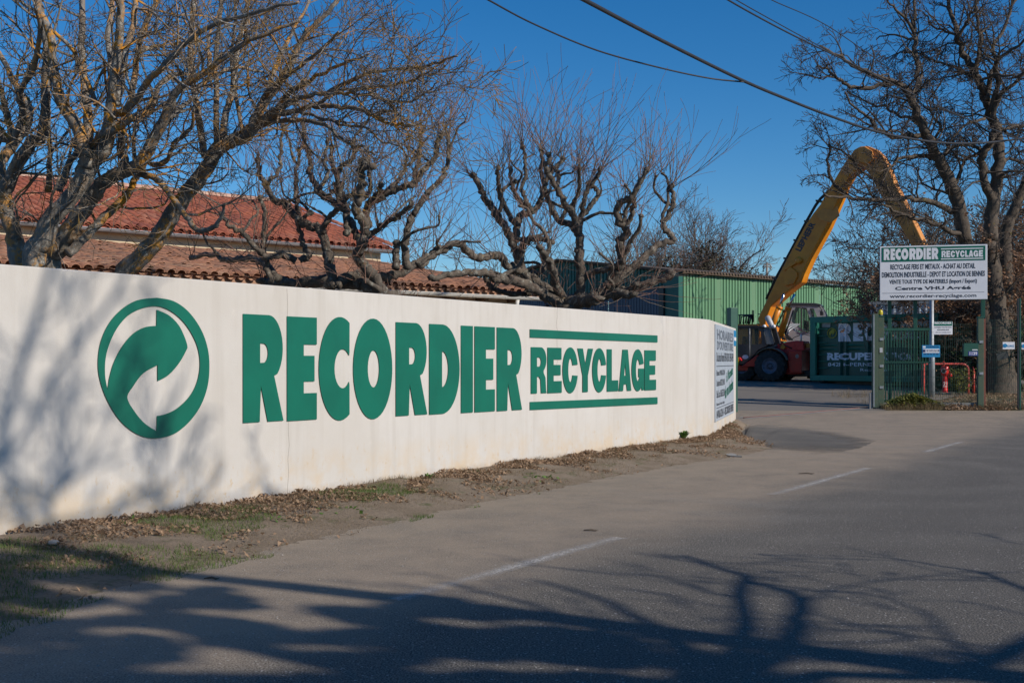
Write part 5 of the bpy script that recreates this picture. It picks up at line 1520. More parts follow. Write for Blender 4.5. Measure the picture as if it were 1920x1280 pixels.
    def fan(s, p, n, L, r=.008, spread=.8, out=Vector((0, 0, 1)), o=None, kids=2):
        for k in range(n):
            d = (out + Vector((random.gauss(0, spread), random.gauss(0, spread), random.gauss(0, spread * .5)))).normalized()
            s.grow(p + Vector((random.gauss(0, .03), random.gauss(0, .03), random.gauss(0, .03))), d, L * U(.35, 1.15), r * U(.6, 1.1), 1 if RND() < .6 else 0, o)
    def finish(s, mt, mb, mtw):
        if s.tr.v: s.tr.build('trunk', mt, s.root)
        if s.br.v: s.br.build('branches', mb, s.root)
        if s.tw.v: s.tw.build('twigs', mtw, s.root)
        return s.root
def PP_(pix, Y, Y1=None, z=None):
    Y1 = Y if Y1 is None else Y1
    n = len(pix)
    return [P(x, y, Y + (Y1 - Y) * i / (n - 1)) for i, (x, y) in enumerate(pix)]
def rr(Y, *px): return [p * Y / F for p in px]
def z1(pts): return [(x / 2.37, y / 2.37) for x, y in pts]
def z2(pts): return [(450 + x / 2.844, 150 + y / 2.844) for x, y in pts]
def z3(pts): return [(850 + x / 2.909, 180 + y / 2.909) for x, y in pts]
def z7(pts): return [(1480 + x / 2.782, y / 2.782) for x, y in pts]

OL = dict(seg=.14, wig=.20, up=.03, rmin=.0032, nk=(5, 6, 5), ang=(28, 65))
random.seed(21)
# --- big lichen covered tree at the left, three groups of stems
ya = 13.4
t1 = Tree('lichen_tree', 'large bare tree at the far left with grey stems and orange lichen', P(70, 1, ya).xy.to_3d() + Vector((0, 0, 0)))
t1.limb([P(105, 760, ya)] + PP_(z1([(95, 1190), (50, 1010), (18, 880), (62, 760), (135, 640), (188, 600), (203, 400), (207, 200), (182, 60), (160, -60)]), ya, ya - .6), rr(ya, 17, 17, 14, 13, 12, 11, 9, 8, 7, 6, 5), .25, .02, 12)
t1.limb(PP_(z1([(20, 860), (0, 740), (60, 640), (135, 510), (82, 400), (10, 260), (-60, 150)]), ya, ya + .8), rr(ya, 12, 10, 9, 8, 6, 5, 4), .25, .03)
t1.limb(PP_(z1([(60, 640), (100, 500), (85, 420), (150, 300), (178, 130), (160, 40)]), ya, ya - 1), rr(ya, 6, 6, 5, 4.5, 4, 3), .25, .03)
t1.limb(PP_(z1([(-20, 560), (35, 620), (45, 560), (20, 470), (0, 380), (-30, 260)]), ya, ya), rr(ya, 7, 7, 6, 5, 4, 3), .25, .03)
yb = 13.0
t1.limb([P(80, 760, yb)] + PP_(z1([(150, 1190), (195, 1060), (225, 975), (330, 860), (375, 740), (378, 690), (342, 560), (272, 450), (238, 300), (222, 150), (165, 25), (150, -60)]), yb, yb - .5), rr(yb, 24, 22, 19, 17, 15, 13, 12, 11, 9, 8, 7, 6, 5), .22, .02, 12)
t1.limb(PP_(z1([(378, 700), (395, 590), (378, 400), (362, 200), (368, 60), (362, -60)]), yb, yb + .6), rr(yb, 10, 9, 7.5, 6.5, 6, 5), .2, .03)
t1.limb(PP_(z1([(350, 840), (415, 720), (470, 650), (488, 520), (500, 400), (520, 250), (535, 100), (525, -60)]), yb, yb - .8), rr(yb, 15, 14, 13, 11, 8, 7.5, 7, 6), .25, .02, 12)
t1.limb(PP_(z1([(490, 560), (495, 440), (492, 300), (480, 160), (500, 20), (505, -90)]), yb, yb + .5), rr(yb, 8, 7, 6, 5, 4.5, 4), .2, .02)
t1.limb(PP_(z1([(495, 500), (540, 500), (610, 440), (650, 370), (700, 320), (760, 260), (830, 185), (960, 105), (1060, 80), (1185, 40), (1330, 10)]), yb, yb - 2), rr(yb, 7, 7, 6.5, 6, 5, 5, 4.5, 4, 3.4, 3, 2), .2, .02)
t1.limb(PP_(z1([(510, 560), (580, 530), (640, 510), (690, 440), (705, 380), (780, 330), (900, 340)]), yb, yb + 1), rr(yb, 7, 6, 6, 5, 5, 4, 3), .2, .03)
t1.limb(PP_(z1([(375, 720), (440, 610), (520, 575), (590, 520)]), yb, yb - .8), rr(yb, 8, 7, 6, 4), .2, .03)
t1.limb(PP_(z1([(215, 850), (222, 700), (215, 560), (218, 420)]), yb + .5, yb + .5), rr(yb, 6, 5, 4.5, 4), .2, .03)
t1.limb(PP_(z1([(240, 140), (330, 230), (350, 290), (400, 390), (430, 470)]), yb - .6, yb - .3), rr(yb, 3, 3.4, 4, 4.4, 5), .2, .02)
t1.limb(PP_(z1([(262, 850), (310, 720), (340, 680), (330, 620)]), yb, yb), rr(yb, 7, 6, 5, 5), .2, .02)
t1.limb(PP_(z1([(605, -90), (600, 20), (590, 120), (560, 220), (545, 330), (520, 470)]), yb + .4, yb), rr(yb, 4.5, 5, 5.5, 6, 6.5, 7), .2, .02)
t1.sprout(2.3, 1.4, 2, OL, .08, r=.02)
t1.finish(M['bark_lichen'], M['bark_lichen'], M['twig_lichen'])

yc = 13.7
t2 = Tree('lichen_tree', 'second bare lichened tree with a slanting stem crossing the red roof, left part', P(100, 1, yc).xy.to_3d())
t2.limb([P(190, 760, yc)] + PP_(z1([(225, 1190), (265, 1100), (330, 990), (400, 890), (450, 820), (500, 785), (570, 755), (625, 720), (672, 640), (715, 560), (752, 480), (790, 400), (880, 340), (1000, 255), (1090, 190), (1185, 150), (1330, 90)]), yc, yc - 1.6),
        rr(yc, 24, 21, 18, 16, 14, 13, 12, 11, 11, 10, 9, 8, 6, 5, 4.5, 4, 3.5, 2.5), .22, .02, 12)
t2.limb(PP_(z1([(300, 1130), (380, 1050), (450, 980), (520, 910), (570, 860), (605, 790), (640, 740)]), yc - .2, yc + .3), rr(yc, 9, 9, 8, 8, 7, 6, 6), .2, .02)
t2.limb(PP_(z1([(625, 770), (700, 800), (745, 850), (790, 910), (840, 980), (885, 1025), (950, 1008), (985, 960), (1000, 900)]), yc - .3, yc - 1.2), rr(yc, 6, 6, 5.5, 5, 5, 4.5, 4, 3, 2), .25, .02)
t2.limb(PP_(z1([(560, 755), (540, 660), (545, 560), (590, 400), (610, 250), (640, 120), (700, 0), (730, -90)]), yc, yc + .4), rr(yc, 9, 8, 7, 6, 5.5, 5, 4, 3), .2, .03)
t2.limb(PP_(z1([(650, 720), (700, 735), (745, 710), (770, 640), (850, 570), (860, 480)]), yc, yc - 1), rr(yc, 4.5, 4, 4, 3.4, 3, 2.4), .2, .03)
t2.limb(PP_(z1([(600, 740), (595, 640), (600, 540)]), yc, yc), rr(yc, 4, 3.5, 3), .2, .03)
t2.limb(PP_(z1([(715, 560), (760, 520), (850, 440), (930, 350), (1060, 300), (1185, 330)]), yc - .8, yc + .2), rr(yc, 5, 5, 4, 4, 3, 2), .2, .03)
t2.sprout(2.3, 1.5, 2, OL, .1, r=.02)
t2.finish(M['bark_lichen'], M['bark_lichen'], M['twig_lichen'])

yd = 14.2
t3 = Tree('lichen_tree', 'bare tree leaning right from behind the wall above the round emblem', P(240, 1, yd).xy.to_3d())
t3.limb([P(215, 620, yd)] + PP_(z1([(545, 1225), (620, 1150), (700, 1060), (760, 960), (815, 880), (870, 810), (930, 730), (965, 660), (1040, 625), (1110, 590), (1140, 520), (1185, 440), (1240, 370), (1300, 270), (1340, 180), (1400, 110), (1480, 30), (1540, -60)]), yd, yd - .8),
        rr(yd, 20, 18, 17, 16, 15, 14.5, 14, 13, 13, 12, 11, 9.5, 8, 7, 6, 5, 4.5, 4, 3), .18, .02, 12)
t3.limb(PP_(z1([(910, 700), (895, 600), (870, 450), (850, 300), (852, 150), (862, 0), (870, -80)]), yd, yd + .4), rr(yd, 7, 6.5, 6, 6, 5.5, 5, 4), .2, .02)
t3.limb(PP_(z1([(965, 640), (960, 540), (962, 400), (958, 260), (975, 100), (985, -40)]), yd, yd - .3), rr(yd, 6, 5.5, 5, 4.5, 4, 3.5), .2, .02)
t3.limb(PP_(z1([(990, 620), (1000, 520), (1035, 400), (1050, 250), (1075, 120), (1105, 0), (1120, -60)]), yd - .2, yd + .6), rr(yd, 7, 6.5, 6, 5, 4.5, 4, 3), .2, .02)
t3.limb(PP_(z1([(1080, 600), (1030, 300), (1040, 150), (1050, 0), (1060, -90)]), yd + .3, yd + .7), rr(yd, 4, 3.5, 3, 2.5, 2), .2, .02)
for pts_, r0 in ((z2([(10, 320), (60, 260), (100, 222), (180, 165), (250, 125), (340, 90), (450, 75), (560, 70), (680, 40)]), 6.5),
                 (z2([(80, 235), (180, 190), (300, 165), (380, 140), (500, 142), (610, 150), (700, 185), (780, 225), (850, 242), (920, 240)]), 5.5),
                 (z2([(100, 250), (200, 218), (300, 214), (400, 225), (470, 250), (560, 330), (650, 360), (720, 400)]), 5),
                 (z2([(180, 180), (240, 90), (330, 30), (430, -30), (560, -90), (680, -130)]), 5),
                 (z2([(120, 100), (180, 40), (300, -60), (420, -150), (520, -250)]), 5),
                 (z2([(450, 75), (560, 20), (700, -40), (860, -60), (980, -70), (1080, -100), (1150, -130)]), 4),
                 (z2([(400, 140), (520, 60), (700, 40), (860, 20), (960, -20), (1040, -60)]), 3.5),
                 (z2([(600, 70), (760, 100), (880, 120), (960, 90), (1060, 10)]), 3),
                 (z2([(300, 165), (420, 200), (560, 240), (680, 260), (760, 330), (860, 350)]), 3)):
    t3.limb(PP_(pts_, yd - .5, yd - 1.8 - U(0, 1)), rr(yd, r0, r0 * .35), .22, .03)
t3.limb(PP_([(497, 192), (512, 140), (532, 90), (560, 40), (600, -40)], yd - .45, yd + 1), rr(yd, 5, 4.5, 4, 3, 2.5), .2, .03)
t3.sprout(2.8, 1.25, 2, OL, .25, r=.016, bias=Vector((.08, 0, .1)))
t3.finish(M['bark_lichen'], M['bark_lichen'], M['twig_lichen'])

# --- knotty pollarded plane trees
OP = dict(seg=.16, wig=.07, up=.02, rmin=.0034, nk=(3, 3), ang=(12, 38))
OPs = dict(seg=.12, wig=.10, up=.02, rmin=.0032, nk=(3, 3), ang=(15, 50))
random.seed(33)
yp = 17.2
p1 = Tree('plane_tree', 'knotty pollarded plane tree in front of the red roof gable', P(720, 1, yp).xy.to_3d())
def LP(tr, conv, Y, pts, r0, r1, dY=0, fan=8, L=1.2, out=(0, 0, 1), kn=.35, wg=.05):
    P_, R2 = tr.limb(PP_(conv(pts), Y, Y + dY), [.80 * r * Y / F for r in ([r0 + (r1 - r0) * i / (len(pts) - 1) for i in range(len(pts))])], kn, wg, 10, 6)
    if fan:
        tr.br.tube([P_[-1] - Vector((0, 0, .03)), P_[-1] + Vector((0, 0, .02)), P_[-1] + Vector((0, 0, .06))], [R2[-1], R2[-1] * 1.5, R2[-1] * .6], 8)
        tr.fan(P_[-1], fan, L, .0085, .5, Vector(out), OP)
    return P_, R2
p1.limb([Vector((P(728, 1, yp).x, yp, -.1)), P(726, 600, yp), P(722, 548, yp)], [.24, .22, .2], .15, 0, 14)
LP(p1, z2, yp, [(770, 1150), (720, 1060), (660, 985), (625, 930), (655, 870), (672, 790), (640, 730), (618, 690), (640, 620), (648, 540), (655, 430), (690, 470)], 13, 8, -1, 10, 1.3)
LP(p1, z2, yp, [(650, 880), (610, 800), (560, 700), (500, 650), (440, 615), (400, 550), (372, 500), (375, 420), (350, 350), (335, 240)], 9, 4.5, 1, 9, 1.2)
LP(p1, z2, yp, [(685, 780), (672, 700), (700, 650), (745, 632), (790, 600), (830, 585), (880, 565), (930, 550), (960, 500), (1000, 460), (1045, 405), (1050, 340), (1080, 290)], 9, 4.5, -.6, 12, 1.3, (.25, 0, 1))
LP(p1, z2, yp, [(890, 1000), (882, 930), (885, 840), (905, 760), (925, 720), (975, 640), (1010, 590), (1060, 545), (1100, 470), (1115, 380), (1110, 290)], 9, 4.5, .4, 11, 1.3, (.3, 0, 1))
LP(p1, z2, yp, [(940, 560), (930, 500), (955, 440), (960, 360), (965, 280)], 5, 4, .6, 8, 1.1)
LP(p1, z2, yp, [(500, 1100), (480, 1000), (462, 900), (430, 800), (370, 780), (310, 740), (265, 690), (230, 655), (180, 640), (140, 570), (105, 500), (95, 430)], 12, 4.5, .6, 10, 1.1)
LP(p1, z2, yp, [(440, 810), (470, 740), (520, 690), (560, 640), (610, 600)], 7, 5, -.4, 6, .9)
LP(p1, z2, yp, [(170, 1080), (145, 1000), (125, 900), (128, 800), (130, 700), (110, 630)], 7, 4, 0, 7, .9)
LP(p1, z2, yp, [(565, 830), (570, 720), (545, 600), (520, 520), (490, 440), (490, 360)], 8, 4, .8, 9, 1.2)
LP(p1, z2, yp, [(690, 830), (740, 790), (800, 750), (860, 710), (920, 665)], 6, 4, -1, 8, 1.1, (.5, 0, .9))
LP(p1, z2, yp, [(640, 800), (700, 820), (760, 780), (850, 730)], 5, 3, .5, 6, .9, (.6, 0, .6))
LP(p1, z2, yp, [(760, 1130), (640, 1085), (520, 1080), (400, 1075), (240, 1090), (120, 1080)], 17, 11, .8, 5, .8)
LP(p1, z2, yp, [(520, 1090), (560, 1060), (640, 1035), (740, 1050), (830, 1040), (930, 985), (1000, 945), (1060, 905)], 12, 8, .5, 5, .8, (.3, 0, 1))
LP(p1, z2, yp, [(200, 1060), (120, 970), (40, 950), (-60, 960), (-160, 930), (-260, 950)], 9, 5, 2.0, 6, .8, (-.4, 0, .8))
LP(p1, z2, yp, [(300, 960), (220, 930), (150, 945), (90, 900), (20, 820), (-40, 790), (-100, 720)], 8, 4, -.5, 7, .9, (-.4, 0, .8))
LP(p1, z2, yp, [(320, 960), (370, 930), (330, 860), (310, 760), (300, 640), (300, 500), (320, 380)], 7, 3.5, .9, 7, 1.0)
LP(p1, z2, yp, [(400, 600), (440, 560), (465, 500), (450, 420), (470, 330)], 5, 3.5, .3, 7, 1.0)
LP(p1, z2, yp, [(680, 660), (740, 600), (745, 570)], 6, 5, -.4, 4, .6)
LP(p1, z2, yp, [(780, 590), (840, 540), (870, 490), (930, 420)], 5, 3.5, .4, 5, .8)
LP(p1, z2, yp, [(640, 640), (690, 600), (690, 500), (680, 420)], 5.5, 4, .6, 7, 1.1)
LP(p1, z2, yp, [(540, 640), (520, 560), (530, 470), (590, 430), (620, 370)], 6, 4, -.4, 7, 1.1)
LP(p1, z2, yp, [(180, 640), (150, 560), (210, 480), (215, 400), (225, 300), (230, 240)], 5, 3, .5, 7, .9)
LP(p1, z2, yp, [(835, 1010), (830, 940), (840, 870)], 9, 7, 0, 3, .6)
p1.gnarl(.55, .85, .95, OP)
p1.knots(3.0)
p1.sprout(5.2, .75, 1, OPs, .05, r=.007, bias=Vector((0, 0, .5)))
p1.sprout(1.1, 1.2, 1, OP, .3, r=.008, bias=Vector((0, 0, .9)))
p1.finish(M['bark_plane'], M['bark_plane'], M['twig_red'])

yq = 20.5
p2 = Tree('plane_tree', 'knotty pollarded plane tree spreading its arms to the right of the roofs', P(1063, 1, yq).xy.to_3d())
p2.limb([Vector((P(1063, 1, yq).x, yq, -.1)), P(1063, 610, yq), P(1063, 572, yq)], [.3, .27, .26], .15, 0, 14)
def L2(pts, r0, r1, dY=0, fan=9, L=1.35, out=(0, 0, 1)): return LP(p2, z3, yq, pts, r0, r1, dY, fan, L, out)
L2([(620, 1150), (540, 1110), (460, 1060), (400, 1030), (330, 1005), (250, 1000), (170, 965), (60, 965), (-30, 975), (-110, 1000)], 13, 6, -1.5, 6, .9, (-.3, 0, 1))
L2([(420, 1040), (380, 960), (300, 930), (250, 870), (190, 875), (120, 880), (70, 840), (20, 800), (-50, 835), (-120, 870), (-180, 930)], 9, 7, -2, 5, .9, (-.3, 0, 1))
L2([(170, 965), (190, 1020), (240, 1060), (320, 1080), (420, 1075)], 6, 6, .3, 3, .6)
L2([(560, 1090), (450, 1010), (380, 960), (350, 880), (320, 790), (280, 710), (240, 660), (205, 600), (170, 560), (150, 500), (110, 440)], 11, 6, 0, 12, 1.2, (-.4, 0, .8))
L2([(350, 790), (345, 700), (370, 650), (440, 625), (480, 560), (500, 480), (540, 400)], 9, 5, .6, 9)
L2([(335, 700), (280, 600), (250, 520), (245, 460), (240, 400)], 6, 4, -.4, 9, 1.1)
L2([(430, 620), (380, 580), (340, 540), (320, 480), (310, 400)], 6, 4, .8, 8, 1.3)
L2([(405, 600), (385, 540), (372, 500), (395, 430), (390, 350), (385, 290)], 5, 3.5, .2, 10, 1.3)
L2([(690, 1110), (695, 1000), (688, 900), (690, 800), (680, 720), (655, 650), (610, 590), (565, 500), (520, 430), (505, 380), (530, 330)], 11, 4.5, -.8, 11, 1.5)
L2([(690, 760), (640, 700), (575, 680), (530, 600), (500, 500), (480, 420), (485, 290)], 8, 4.5, .9, 12, 1.5)
L2([(690, 720), (705, 620), (720, 540), (745, 490), (785, 440), (800, 400)], 6.5, 4, -.3, 12, 1.5, (.4, 0, 1))
L2([(715, 640), (765, 580), (792, 530), (775, 505), (740, 480)], 6, 4, .6, 7, 1.0, (.3, 0, 1))
L2([(650, 600), (680, 530), (690, 470), (685, 400)], 5, 3.6, -.8, 10, 1.5)
L2([(565, 500), (575, 440), (560, 390), (600, 350)], 5, 4, .5, 8, 1.2)
L2([(740, 1120), (800, 1070), (860, 1020), (900, 950), (918, 880), (908, 800), (950, 740), (905, 690), (892, 610), (930, 570), (970, 550), (1010, 490), (1055, 405)], 12, 4.5, -1, 12, 1.3, (.35, 0, 1))
L2([(930, 730), (975, 640), (985, 560), (1000, 500), (1030, 460)], 6, 5, -.6, 6, 1.0, (.3, 0, 1))
L2([(860, 1040), (920, 980), (985, 930), (1060, 860), (1120, 810), (1195, 790), (1160, 730), (1145, 700), (1190, 620), (1200, 560), (1185, 490)], 10, 4.5, .5, 14, 1.6, (.6, 0, 1))
L2([(870, 1100), (930, 1070), (1020, 1045), (1090, 1010), (1160, 990), (1195, 970)], 9, 8, -.3, 3, .9, (.7, 0, .2))
L2([(880, 1090), (960, 1060), (1000, 1030)], 10, 8, -.4, 4, 1.5, (.9, 0, .2))
L2([(760, 1120), (820, 1090), (900, 1075), (980, 1085)], 11, 8, -.5, 8, 1.4, (1, 0, .15))
L2([(600, 1120), (560, 1030), (545, 960), (510, 880), (470, 830)], 10, 6, -1, 8, .9)
L2([(690, 1010), (760, 960), (850, 940), (930, 900)], 8, 5, -.5, 9, 1.1, (.2, 0, 1))
L2([(370, 900), (375, 820), (420, 780), (480, 780), (540, 800)], 8, 6, -.6, 10, .8)
L2([(620, 1130), (700, 1120), (780, 1110)], 16, 13, -.6, 6, .8)
L2([(430, 1060), (430, 980), (500, 940), (480, 860)], 8, 5, .6, 8, .9)
p2.gnarl(.48, .95, 1.1, OP)
p2.knots(2.6)
p2.sprout(5.0, .85, 1, OPs, .05, r=.008, bias=Vector((.1, 0, .6)))
p2.sprout(1.0, 1.5, 1, OP, .3, r=.009, bias=Vector((.2, 0, 1)))
p2.finish(M['bark_plane'], M['bark_plane'], M['twig_red'])

# --- oaks at the right, behind the fence
OO = dict(seg=.30, wig=.24, up=.02, rmin=.0078, nk=(6, 6, 5), ang=(30, 70))
random.seed(44)
yo = 38.0
def LO(tr, pts, r0, r1, dY=0, Y=yo):
    return tr.limb(PP_(z7(pts), Y, Y + dY), [r * Y / F for r in [r0 + (r1 - r0) * i / (len(pts) - 1) for i in range(len(pts))]], .15, .10, 9, 4)
o1 = Tree('oak_tree', 'bare dark oak leaning left over the folded excavator boom', Vector((P(1868, 1, yo).x, yo, gz(yo))))
o1.limb([Vector((P(1868, 1, yo).x, yo, gz(yo) - .2))] + [P(1864, 690, yo), P(1850, 610, yo), P(1832, 530, yo), P(*z7([(920, 1260)])[0], yo)], rr(yo, 16, 15, 14, 14, 13), .15, .05, 12)
LO(o1, [(920, 1260), (885, 1080), (850, 980), (825, 920), (790, 850), (755, 790), (725, 720), (690, 650), (655, 560), (632, 510), (600, 460), (550, 430), (480, 408), (400, 375), (330, 340), (250, 290), (160, 240)], 13, 2, -1.5)
LO(o1, [(632, 510), (665, 460), (670, 400), (662, 300), (652, 200), (655, 100), (648, 0), (640, -90)], 6, 2, .8)
LO(o1, [(545, 435), (440, 455), (350, 460), (290, 435), (240, 400), (190, 355), (140, 350)], 4.5, 1.5, -1)
LO(o1, [(660, 210), (600, 195), (520, 180), (450, 210)], 2.6, 1, 1)
LO(o1, [(650, 170), (610, 100), (540, 40), (500, -30)], 3, 1.5, -1)
LO(o1, [(720, 720), (640, 705), (560, 715), (480, 690), (440, 650), (400, 600), (340, 560), (290, 480)], 5, 1.5, -2)
LO(o1, [(740, 760), (790, 660), (740, 600), (745, 500), (830, 380)], 3, 1, 2)
LO(o1, [(850, 1110), (790, 1070), (700, 1045), (600, 1035), (480, 1045), (360, 1035), (250, 1030), (170, 1010)], 6, 1.6, -2)
LO(o1, [(745, 820), (660, 815), (580, 825), (530, 870), (480, 960)], 4.5, 1.3, -1.5)
LO(o1, [(600, 1040), (520, 1000), (440, 930), (380, 900), (330, 830), (215, 760)], 3, 1.6, -1)
LO(o1, [(330, 1040), (215, 940), (205, 840), (212, 740)], 3.4, 2, -.5)
LO(o1, [(870, 960), (900, 870), (940, 820), (1000, 800)], 3.5, 2.5, .5)
LO(o1, [(880, 1100), (820, 1010), (700, 960), (660, 870)], 3, 1.2, 1.5)
LO(o1, [(920, 1230), (780, 1180), (640, 1130), (540, 1100), (470, 1050)], 5, 1.5, -2)
LO(o1, [(700, 680), (640, 620), (560, 600), (500, 560), (420, 540), (300, 480)], 3.4, 1.2, 1.5)
o1.sprout(2.5, 1.7, 2, OO, .2, r=.035)
o1.finish(M['bark_oak'], M['bark_oak'], M['twig_grey'])

o2 = Tree('oak_tree', 'tall thick bare oak at the right edge, its trunk behind the white fence sign', Vector((P(1872, 1, yo).x, yo, gz(yo))))
o2.limb([Vector((P(1876, 1, yo).x, yo, gz(yo) - .2)), P(1876, 718, yo), P(1873, 660, yo), P(1868, 590, yo), P(1862, 520, yo), P(*z7([(1045, 1260)])[0], yo)], rr(yo, 40, 30, 25, 20, 16, 13), .1, .05, 16)
LO(o2, [(1045, 1260), (1060, 1120), (1068, 1020), (1085, 920), (1095, 820), (1088, 720), (1065, 640), (1040, 560), (1015, 490), (985, 410), (945, 340), (905, 280), (880, 200), (865, 130), (840, 60), (820, -40)], 13, 3, .5)
LO(o2, [(1062, 1040), (1020, 960), (1008, 880), (1010, 800), (1045, 760), (1060, 700)], 8, 6, -.6)
LO(o2, [(1060, 620), (1090, 520), (1120, 470), (1170, 440), (1224, 390), (1290, 330)], 5, 2, -1)
LO(o2, [(1000, 450), (950, 400), (890, 360), (820, 340), (760, 320), (700, 300)], 3.4, 1.4, 1)
LO(o2, [(970, 400), (985, 300), (1000, 200), (975, 100), (985, 0), (1000, -60)], 4.5, 2, .6)
LO(o2, [(1045, 580), (1090, 440), (1070, 360), (1100, 300), (1180, 250), (1260, 180)], 5, 2, -1.5)
LO(o2, [(1030, 530), (1050, 400), (1080, 330), (1060, 250), (1120, 150), (1160, 40), (1200, -40)], 5, 2, 1)
LO(o2, [(880, 200), (920, 120), (960, 60), (980, -20)], 3.2, 1.5, -1)
LO(o2, [(1020, 490), (1000, 420), (1090, 390), (1180, 400), (1260, 350)], 3, 1.4, -2)
LO(o2, [(1090, 850), (1150, 830), (1224, 850), (1300, 820)], 3.5, 2, .5)
LO(o2, [(1080, 940), (1130, 900), (1224, 890)], 3.5, 2, -.5)
LO(o2, [(1085, 680), (1150, 665), (1224, 655), (1300, 600)], 3, 1.5, .5)
LO(o2, [(1020, 620), (940, 640), (870, 700), (820, 760)], 3, 1.3, -1)
LO(o2, [(1075, 620), (1130, 690), (1190, 720), (1260, 760)], 3, 1.5, 1)
LO(o2, [(1010, 800), (960, 760), (880, 760), (800, 800)], 3, 1.3, -1)
LO(o2, [(865, 180), (800, 160), (740, 130), (700, 60)], 2.6, 1.3, 1)
o2.sprout(2.6, 1.7, 2, OO, .2, r=.035)
o2.finish(M['bark_oak'], M['bark_oak'], M['twig_grey'])
o3 = Tree('oak_tree', 'leaning bare oak stem cut by the right edge of the picture', Vector((P(1890, 1, 39).x, 39, gz(39))))
o3.limb([Vector((P(1890, 1, 39).x, 39, gz(39) - .2)), P(1885, 560, 39)] + PP_(z7([(1130, 1210), (1170, 1110), (1210, 1010), (1250, 920), (1300, 800)]), 39), rr(39, 16, 14, 11, 10, 9, 8, 6), .15, .05)
o3.sprout(2.2, 1.5, 2, OO, .3, r=.03)
o3.finish(M['bark_oak'], M['bark_oak'], M['twig_grey'])

# --- dead-leaved scrub oaks and bushes behind the sign and the fence
random.seed(55)
OB = dict(seg=.22, wig=.22, up=.05, rmin=.006, nk=(4, 5, 5), ang=(25, 70))
OB2 = dict(seg=.35, wig=.2, up=.05, rmin=.013, nk=(5, 6, 6), ang=(25, 70))
def bush(name, label, x, y, w, h, nstem, leaves, lm, leafr, group=None, z0=None, lv=2, cat='bush', stemr=.03, low=0.0, lmfrac=1.0, tw='twig_grey', dep=.7):
    z0 = gz(y) if z0 is None else z0
    t_ = Tree(name, label, Vector((x, y, z0)), group, cat)
    for i in range(nstem):
        a = U(0, 6.283); d = Vector((math.cos(a) * U(0, w * .55), math.sin(a) * U(0, w * .4 * dep), h)).normalized()
        t_.grow(Vector((x + U(-.4, .4) * w * .7, y + U(-.3, .3) * w * dep, z0 - .05)), d, h * U(.5, .95), stemr * U(.6, 1.2), lv, OB2 if y > 43 else OB)
    t_.finish(M['bark_oak'], M[tw if tw in M else 'twig_grey'], M[tw])
    if leaves:
        b = Bits()
        vs = t_.tw.v or t_.br.v
        for i in range(leaves):
            if RND() < .8 and vs:
                q = vs[int(RND() * len(vs))] + Vector((random.gauss(0, .06), random.gauss(0, .06), random.gauss(0, .06)))
            else:
                r_ = RND() ** .5; a = U(0, 6.283)
                q = Vector((x + w * .5 * r_ * math.cos(a), y + w * .4 * dep * r_ * math.sin(a), z0 + h * U(.05, .9)))
            if nz(q.x, q.z, 1.5, y) < -.08: continue
            if q.z < z0 + low: continue
            b.leaf(q, U(.6, 1.2) * leafr, .9, U(-.2, .5))
        b.build('foliage', M[lm], t_.root, kind=None)
    return t_.root
bush('scrub_oak', 'brown leaved scrub oak filling the space right above the sign board', 15.2, 40.5, 4.4, 5.6, 18, 15000, 'leaf_brown', .055, 'scrub oaks behind the fence')
bush('scrub_oak', 'dense brown scrub directly behind the sign board', 17.2, 43.0, 3.4, 6.0, 14, 7000, 'leaf_brown', .055, 'scrub oaks behind the fence')
bush('scrub_oak', 'brown leaved scrub oak at the right edge beyond the slim fence post', 17.4, 39.5, 3.5, 6.4, 14, 12000, 'leaf_brown', .055, 'scrub oaks behind the fence')
bush('scrub_oak', 'low brown leaved oak sapling between the grey pole and the oak trunk', 14.9, 39.6, 2.6, 3.3, 10, 7500, 'leaf_brown', .05, 'scrub oaks behind the fence', low=1.6)
bush('scrub_oak', 'brown leaf cluster under the left half of the sign board', 13.9, 39.2, .8, 3.1, 4, 1500, 'leaf_brown', .05, 'scrub oaks behind the fence', low=1.75)
bush('evergreen_shrub', 'dark evergreen shrub behind the mailbox and hydrant', 14.9, 39.4, 2.6, 2.3, 8, 5200, 'leaf_green', .06)
bush('evergreen_shrub', 'dark green shrub at the right edge behind the oak trunk', 17.0, 38.6, 3.0, 2.6, 8, 5600, 'leaf_green', .06)
bush('ivy_shrub', 'yellow green ivy shrub right of the hydrant', 14.25, 37.3, .7, .9, 5, 700, 'leaf_yellow', .035, z0=gz(37))
bush('bare_bush', 'big tangled bare bush rising behind the left edge of the sign board', 18.4, 53, 5.2, 6.9, 40, 1500, 'leaf_brown', .06, lv=3, tw='twig_grey', dep=.5, stemr=.05)
bush('bare_bush', 'tangled bare bush behind the right part of the sign board', 22.2, 54, 6.5, 8.6, 40, 7000, 'leaf_brown', .08, lv=3, tw='twig_grey', dep=.5, stemr=.05)
bush('bare_bush', 'low brown bush at the far right behind the oaks', 25.5, 53, 6, 8.5, 30, 8000, 'leaf_brown', .09, lv=3, dep=.5, stemr=.05)

